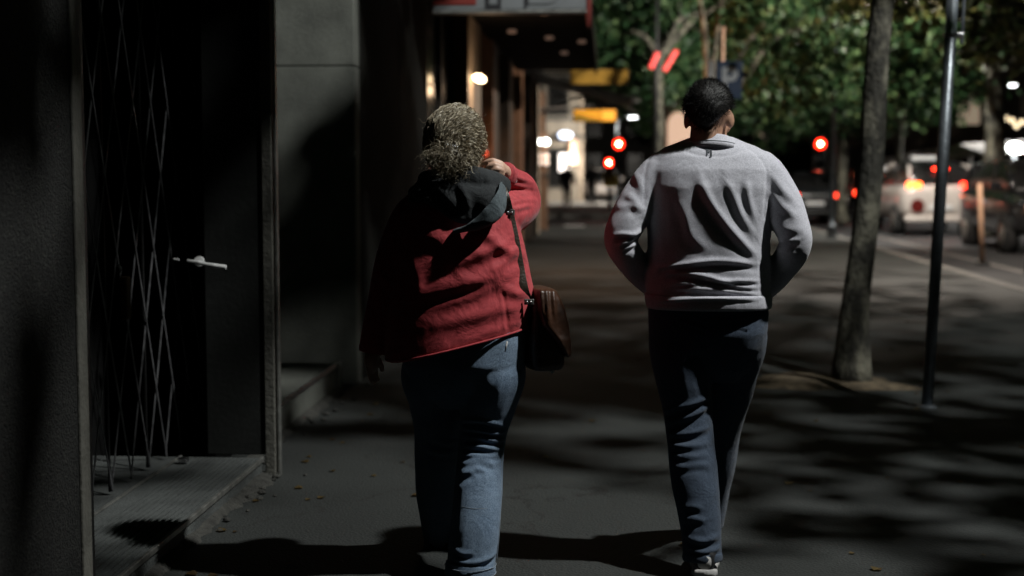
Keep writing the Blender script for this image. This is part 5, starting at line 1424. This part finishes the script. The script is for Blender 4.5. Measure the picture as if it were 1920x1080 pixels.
# ------------------------------------------------------------------ shoulder bag
bag = thing('shoulder_bag', 'brown leather shoulder bag with flap hanging from the woman on a long strap', 'bag', P3(1018, 690, 5.07))
YB = 4.97
br = []
for (py, xl, xr, dep) in ((560, 996, 1040, .06), (575, 990, 1050, .085), (610, 986, 1056, .10), (650, 985, 1058, .105), (678, 987, 1056, .105), (688, 992, 1051, .098), (690, 1000, 1044, .085)):
    a = W(xl - 2, py, YB); b = W(xr - 7, py, YB); c = (a + b) / 2
    u = np.array(((b.x - a.x) / 2, .02, 0)); br.append(ring(c, u, (-.03 * dep / .1, dep, 0), 36, 4))
Vb, Nb, Fb = fuse([loft(br)], .005, 3); wobble(Vb, Nb, .003, 20, 3)
bb = mesh_obj('bag_body', Vb, Fb, 'dark_leather', bag, True)
fr = []
for (py, xl, xr, dep) in ((538, 1000, 1030, .085), (541, 998, 1040, .10), (556, 998, 1048, .108), (580, 1000, 1056, .114), (605, 1006, 1062, .118), (630, 1030, 1065, .118), (655, 1048, 1065, .112), (664, 1054, 1063, .10)):
    a = W(xl - 2, py, YB); b = W(xr - 7, py, YB); c = (a + b) / 2
    fr.append(ring(c, ((b.x - a.x) / 2, .02, 0), (-.03 * dep / .1, dep, 0), 36, 5))
Vb, Nb, Fb = fuse([loft(fr)], .005, 2); wobble(Vb, Nb, .002, 26, 5)
for q in (1012, 1022, 1034):
    fold(Vb, Nb, [(W(q, 540, 4.8).x, W(q, 540, 4.8).z), (W(q + 6, 600, 4.8).x, W(q + 6, 600, 4.8).z)], .006, .005)
fl = mesh_obj('bag_flap', Vb, Fb, 'leather', bag, True)
def ribbon(pts, w, th, nrm, name, mat, par, sub=6):
    P = catmull(pts, sub); T = np.gradient(P, axis=0); T /= np.linalg.norm(T, axis=1)[:, None]
    rr = []
    for p, t in zip(P, T):
        s = np.cross(t, np.array(nrm, float)); s /= np.linalg.norm(s); n = np.cross(s, t)
        rr.append(ring(p, s * w / 2, n * th / 2, 12, 5))
    v, f = loft(rr); return mesh_obj(name, v, f, mat, par, True)
def on_jacket(px, py, off):
    p = W(px, py, 4.82); i = np.argsort((JV[:, 0] - p.x) ** 2 + (JV[:, 2] - p.z) ** 2 + (JN[:, 1] > -.05) * 9)[:6]
    y = JV[i, 1].mean() - off; return P3(px, py, y)
SP = [on_jacket(956, 402, .012), on_jacket(966, 450, .007), on_jacket(975, 500, .007), on_jacket(984, 545, .010)]
st_ = ribbon([P3(925, 338, 4.99), P3(938, 345, 4.90), P3(948, 370, 4.845)] + SP + [P3(995, 572, SP[-1][1] + .05), P3(1002, 598, 4.90)], .030, .004, (.35, -1, 0), 'strap', 'strap', bag)
for (px, py, Y, rr_) in ((956, 398, SP[0][1] - .004, .012), (992, 566, SP[-1][1] - .006, .013)):
    c = W(px, py, Y); MB().bbox(c.x - .017, c.x + .017, c.y - .005, c.y + .001, c.z - .010, c.z + .010, .002).build('buckle', 'dull_steel', st_)
    for s in (-1, 1): MB().ball((c.x + s * .007, c.y - .006, c.z), .0045, 10, 8).build('rivet', 'steel', st_, True)
MB().tube([W(1036, 684, 4.89), W(1036, 692, 4.885), W(1035, 700, 4.885)], [.006, .007, .005], 8).build('zip_tag', 'sole', bag, True)

# ------------------------------------------------------------------ far pedestrians
def walker(label, px, foot, top, Y, stride, coat, seed):
    b = W(px, foot, Y); z0 = 0.0; h = 1.74
    t = thing('person', label, 'person', (b.x, Y, 0), 'people far up the pavement')
    x = b.x; s = h / 1.75
    head, PH = head_shapes(Vector((x, Y + .02, h - .12)), Euler((0, 0, 0)).to_matrix(), 1)
    tors = [ring((x, Y, z * s), (w, 0, 0), (0, d, 0), 20, 2.4) for z, w, d in ((.88, .18, .12), (1.05, .18, .115), (1.25, .2, .125), (1.4, .2, .11), (1.47, .13, .08), (1.52, .07, .06))]
    arms = [tube([(x + q * .21, Y, 1.4 * s), (x + q * .27, Y - q * .06, 1.12 * s), (x + q * .26, Y + .02 + q * stride * .12, .86 * s)], [.062, .055, .045], 12, sub=3) for q in (-1, 1)]
    legs = [tube([(x + q * .09, Y, .9 * s), (x + q * .1, Y + q * stride * .12 + .03, .5 * s), (x + q * .1, Y + q * stride * .3, .06)], [.1, .075, .055], 12, sub=3) for q in (-1, 1)]
    feet = [ellipsoid((x + q * .1, Y + q * stride * .3 + .06, .045), (.045, .13, .045), 14, 8) for q in (-1, 1)]
    nk_ = tube([(x, Y, 1.45 * s), (x, Y + .01, 1.6 * s)], [.06, .055], 12)
    V, N, F = fuse(head + [nk_, loft([(r - r.mean(0)) * .9 + r.mean(0) for r in tors])] + arms + legs + feet, .014, 2)
    bo = mesh_obj('body', V, F, 'skin_man', t, True)
    V, N, F = fuse([loft(tors)] + [tube([(x + q * .21, Y, 1.4 * s), (x + q * .27, Y - q * .06, 1.12 * s), (x + q * .265, Y + .015 + q * stride * .1, .9 * s)], [.075, .068, .06], 12, sub=3) for q in (-1, 1)], .014, 3)
    wobble(V, N, .01, 14, seed); mesh_obj('coat', V, F, coat, t, True)
    V, N, F = fuse([loft([ring((x, Y, z * s), (w, 0, 0), (0, .125, 0), 18) for z, w in ((.92, .17), (.8, .175))])] + [tube([(x + q * .09, Y, .88 * s), (x + q * .1, Y + q * stride * .12 + .03, .5 * s), (x + q * .1, Y + q * stride * .3, .1)], [.108, .088, .075], 12, sub=3) for q in (-1, 1)], .014, 3)
    mesh_obj('trousers', V, F, 'cloth_grey', t, True)
    for q in (-1, 1):
        v, f = ellipsoid((x + q * .1, Y + q * stride * .3 + .06, .05), (.052, .14, .052), 14, 8); mesh_obj('shoe', v, f, 'shoe', t, True)
    v, f = ellipsoid((x, Y + .0, h - .09), (.092, .108, .098), 16, 12); mesh_obj('hair', v, f, 'hair_dark', t, True)
walker('pedestrian in black coat before the lit corner building', 1063, 378, 297, 57, .8, 'cloth_black', 1)
walker('pedestrian in dark coat walking near the yellow postal box', 1109, 376, 296, 59, -.9, 'cloth_black', 2)

# ------------------------------------------------------------------ fallen leaves on the pavement
rs = np.random.RandomState(77); V = []; F = []
for k in range(150):
    y = rs.uniform(4.8, 16); x = rs.choice([rs.uniform(-1.55, 4.7), -1.5 + abs(rs.normal(0, .25)), 1.6 + rs.normal(0, .6)])
    if x < -1.55 or x > 4.8: continue
    s = rs.uniform(.018, .05); a = rs.uniform(0, 6.28); n0 = len(V)
    for (u, w, z) in ((0, 0, .002), (.2, .4, .010), (.65, .45, .006), (1, 0, .004), (.65, -.45, .012), (.2, -.4, .006)):
        V.append((x + s * (u * math.cos(a) - w * math.sin(a)), y + s * (u * math.sin(a) + w * math.cos(a)), .002 + z * s / .05))
    F += [(n0, n0 + 1, n0 + 2, n0 + 3), (n0, n0 + 3, n0 + 4, n0 + 5)]
M['dry_leaf'] = leaf_mat('dry_leaves', (.05, .03, .012), (.09, .06, .02), (.16, .12, .05))
mesh_obj('fallen_leaves', V, F, 'dry_leaf', kind='stuff')
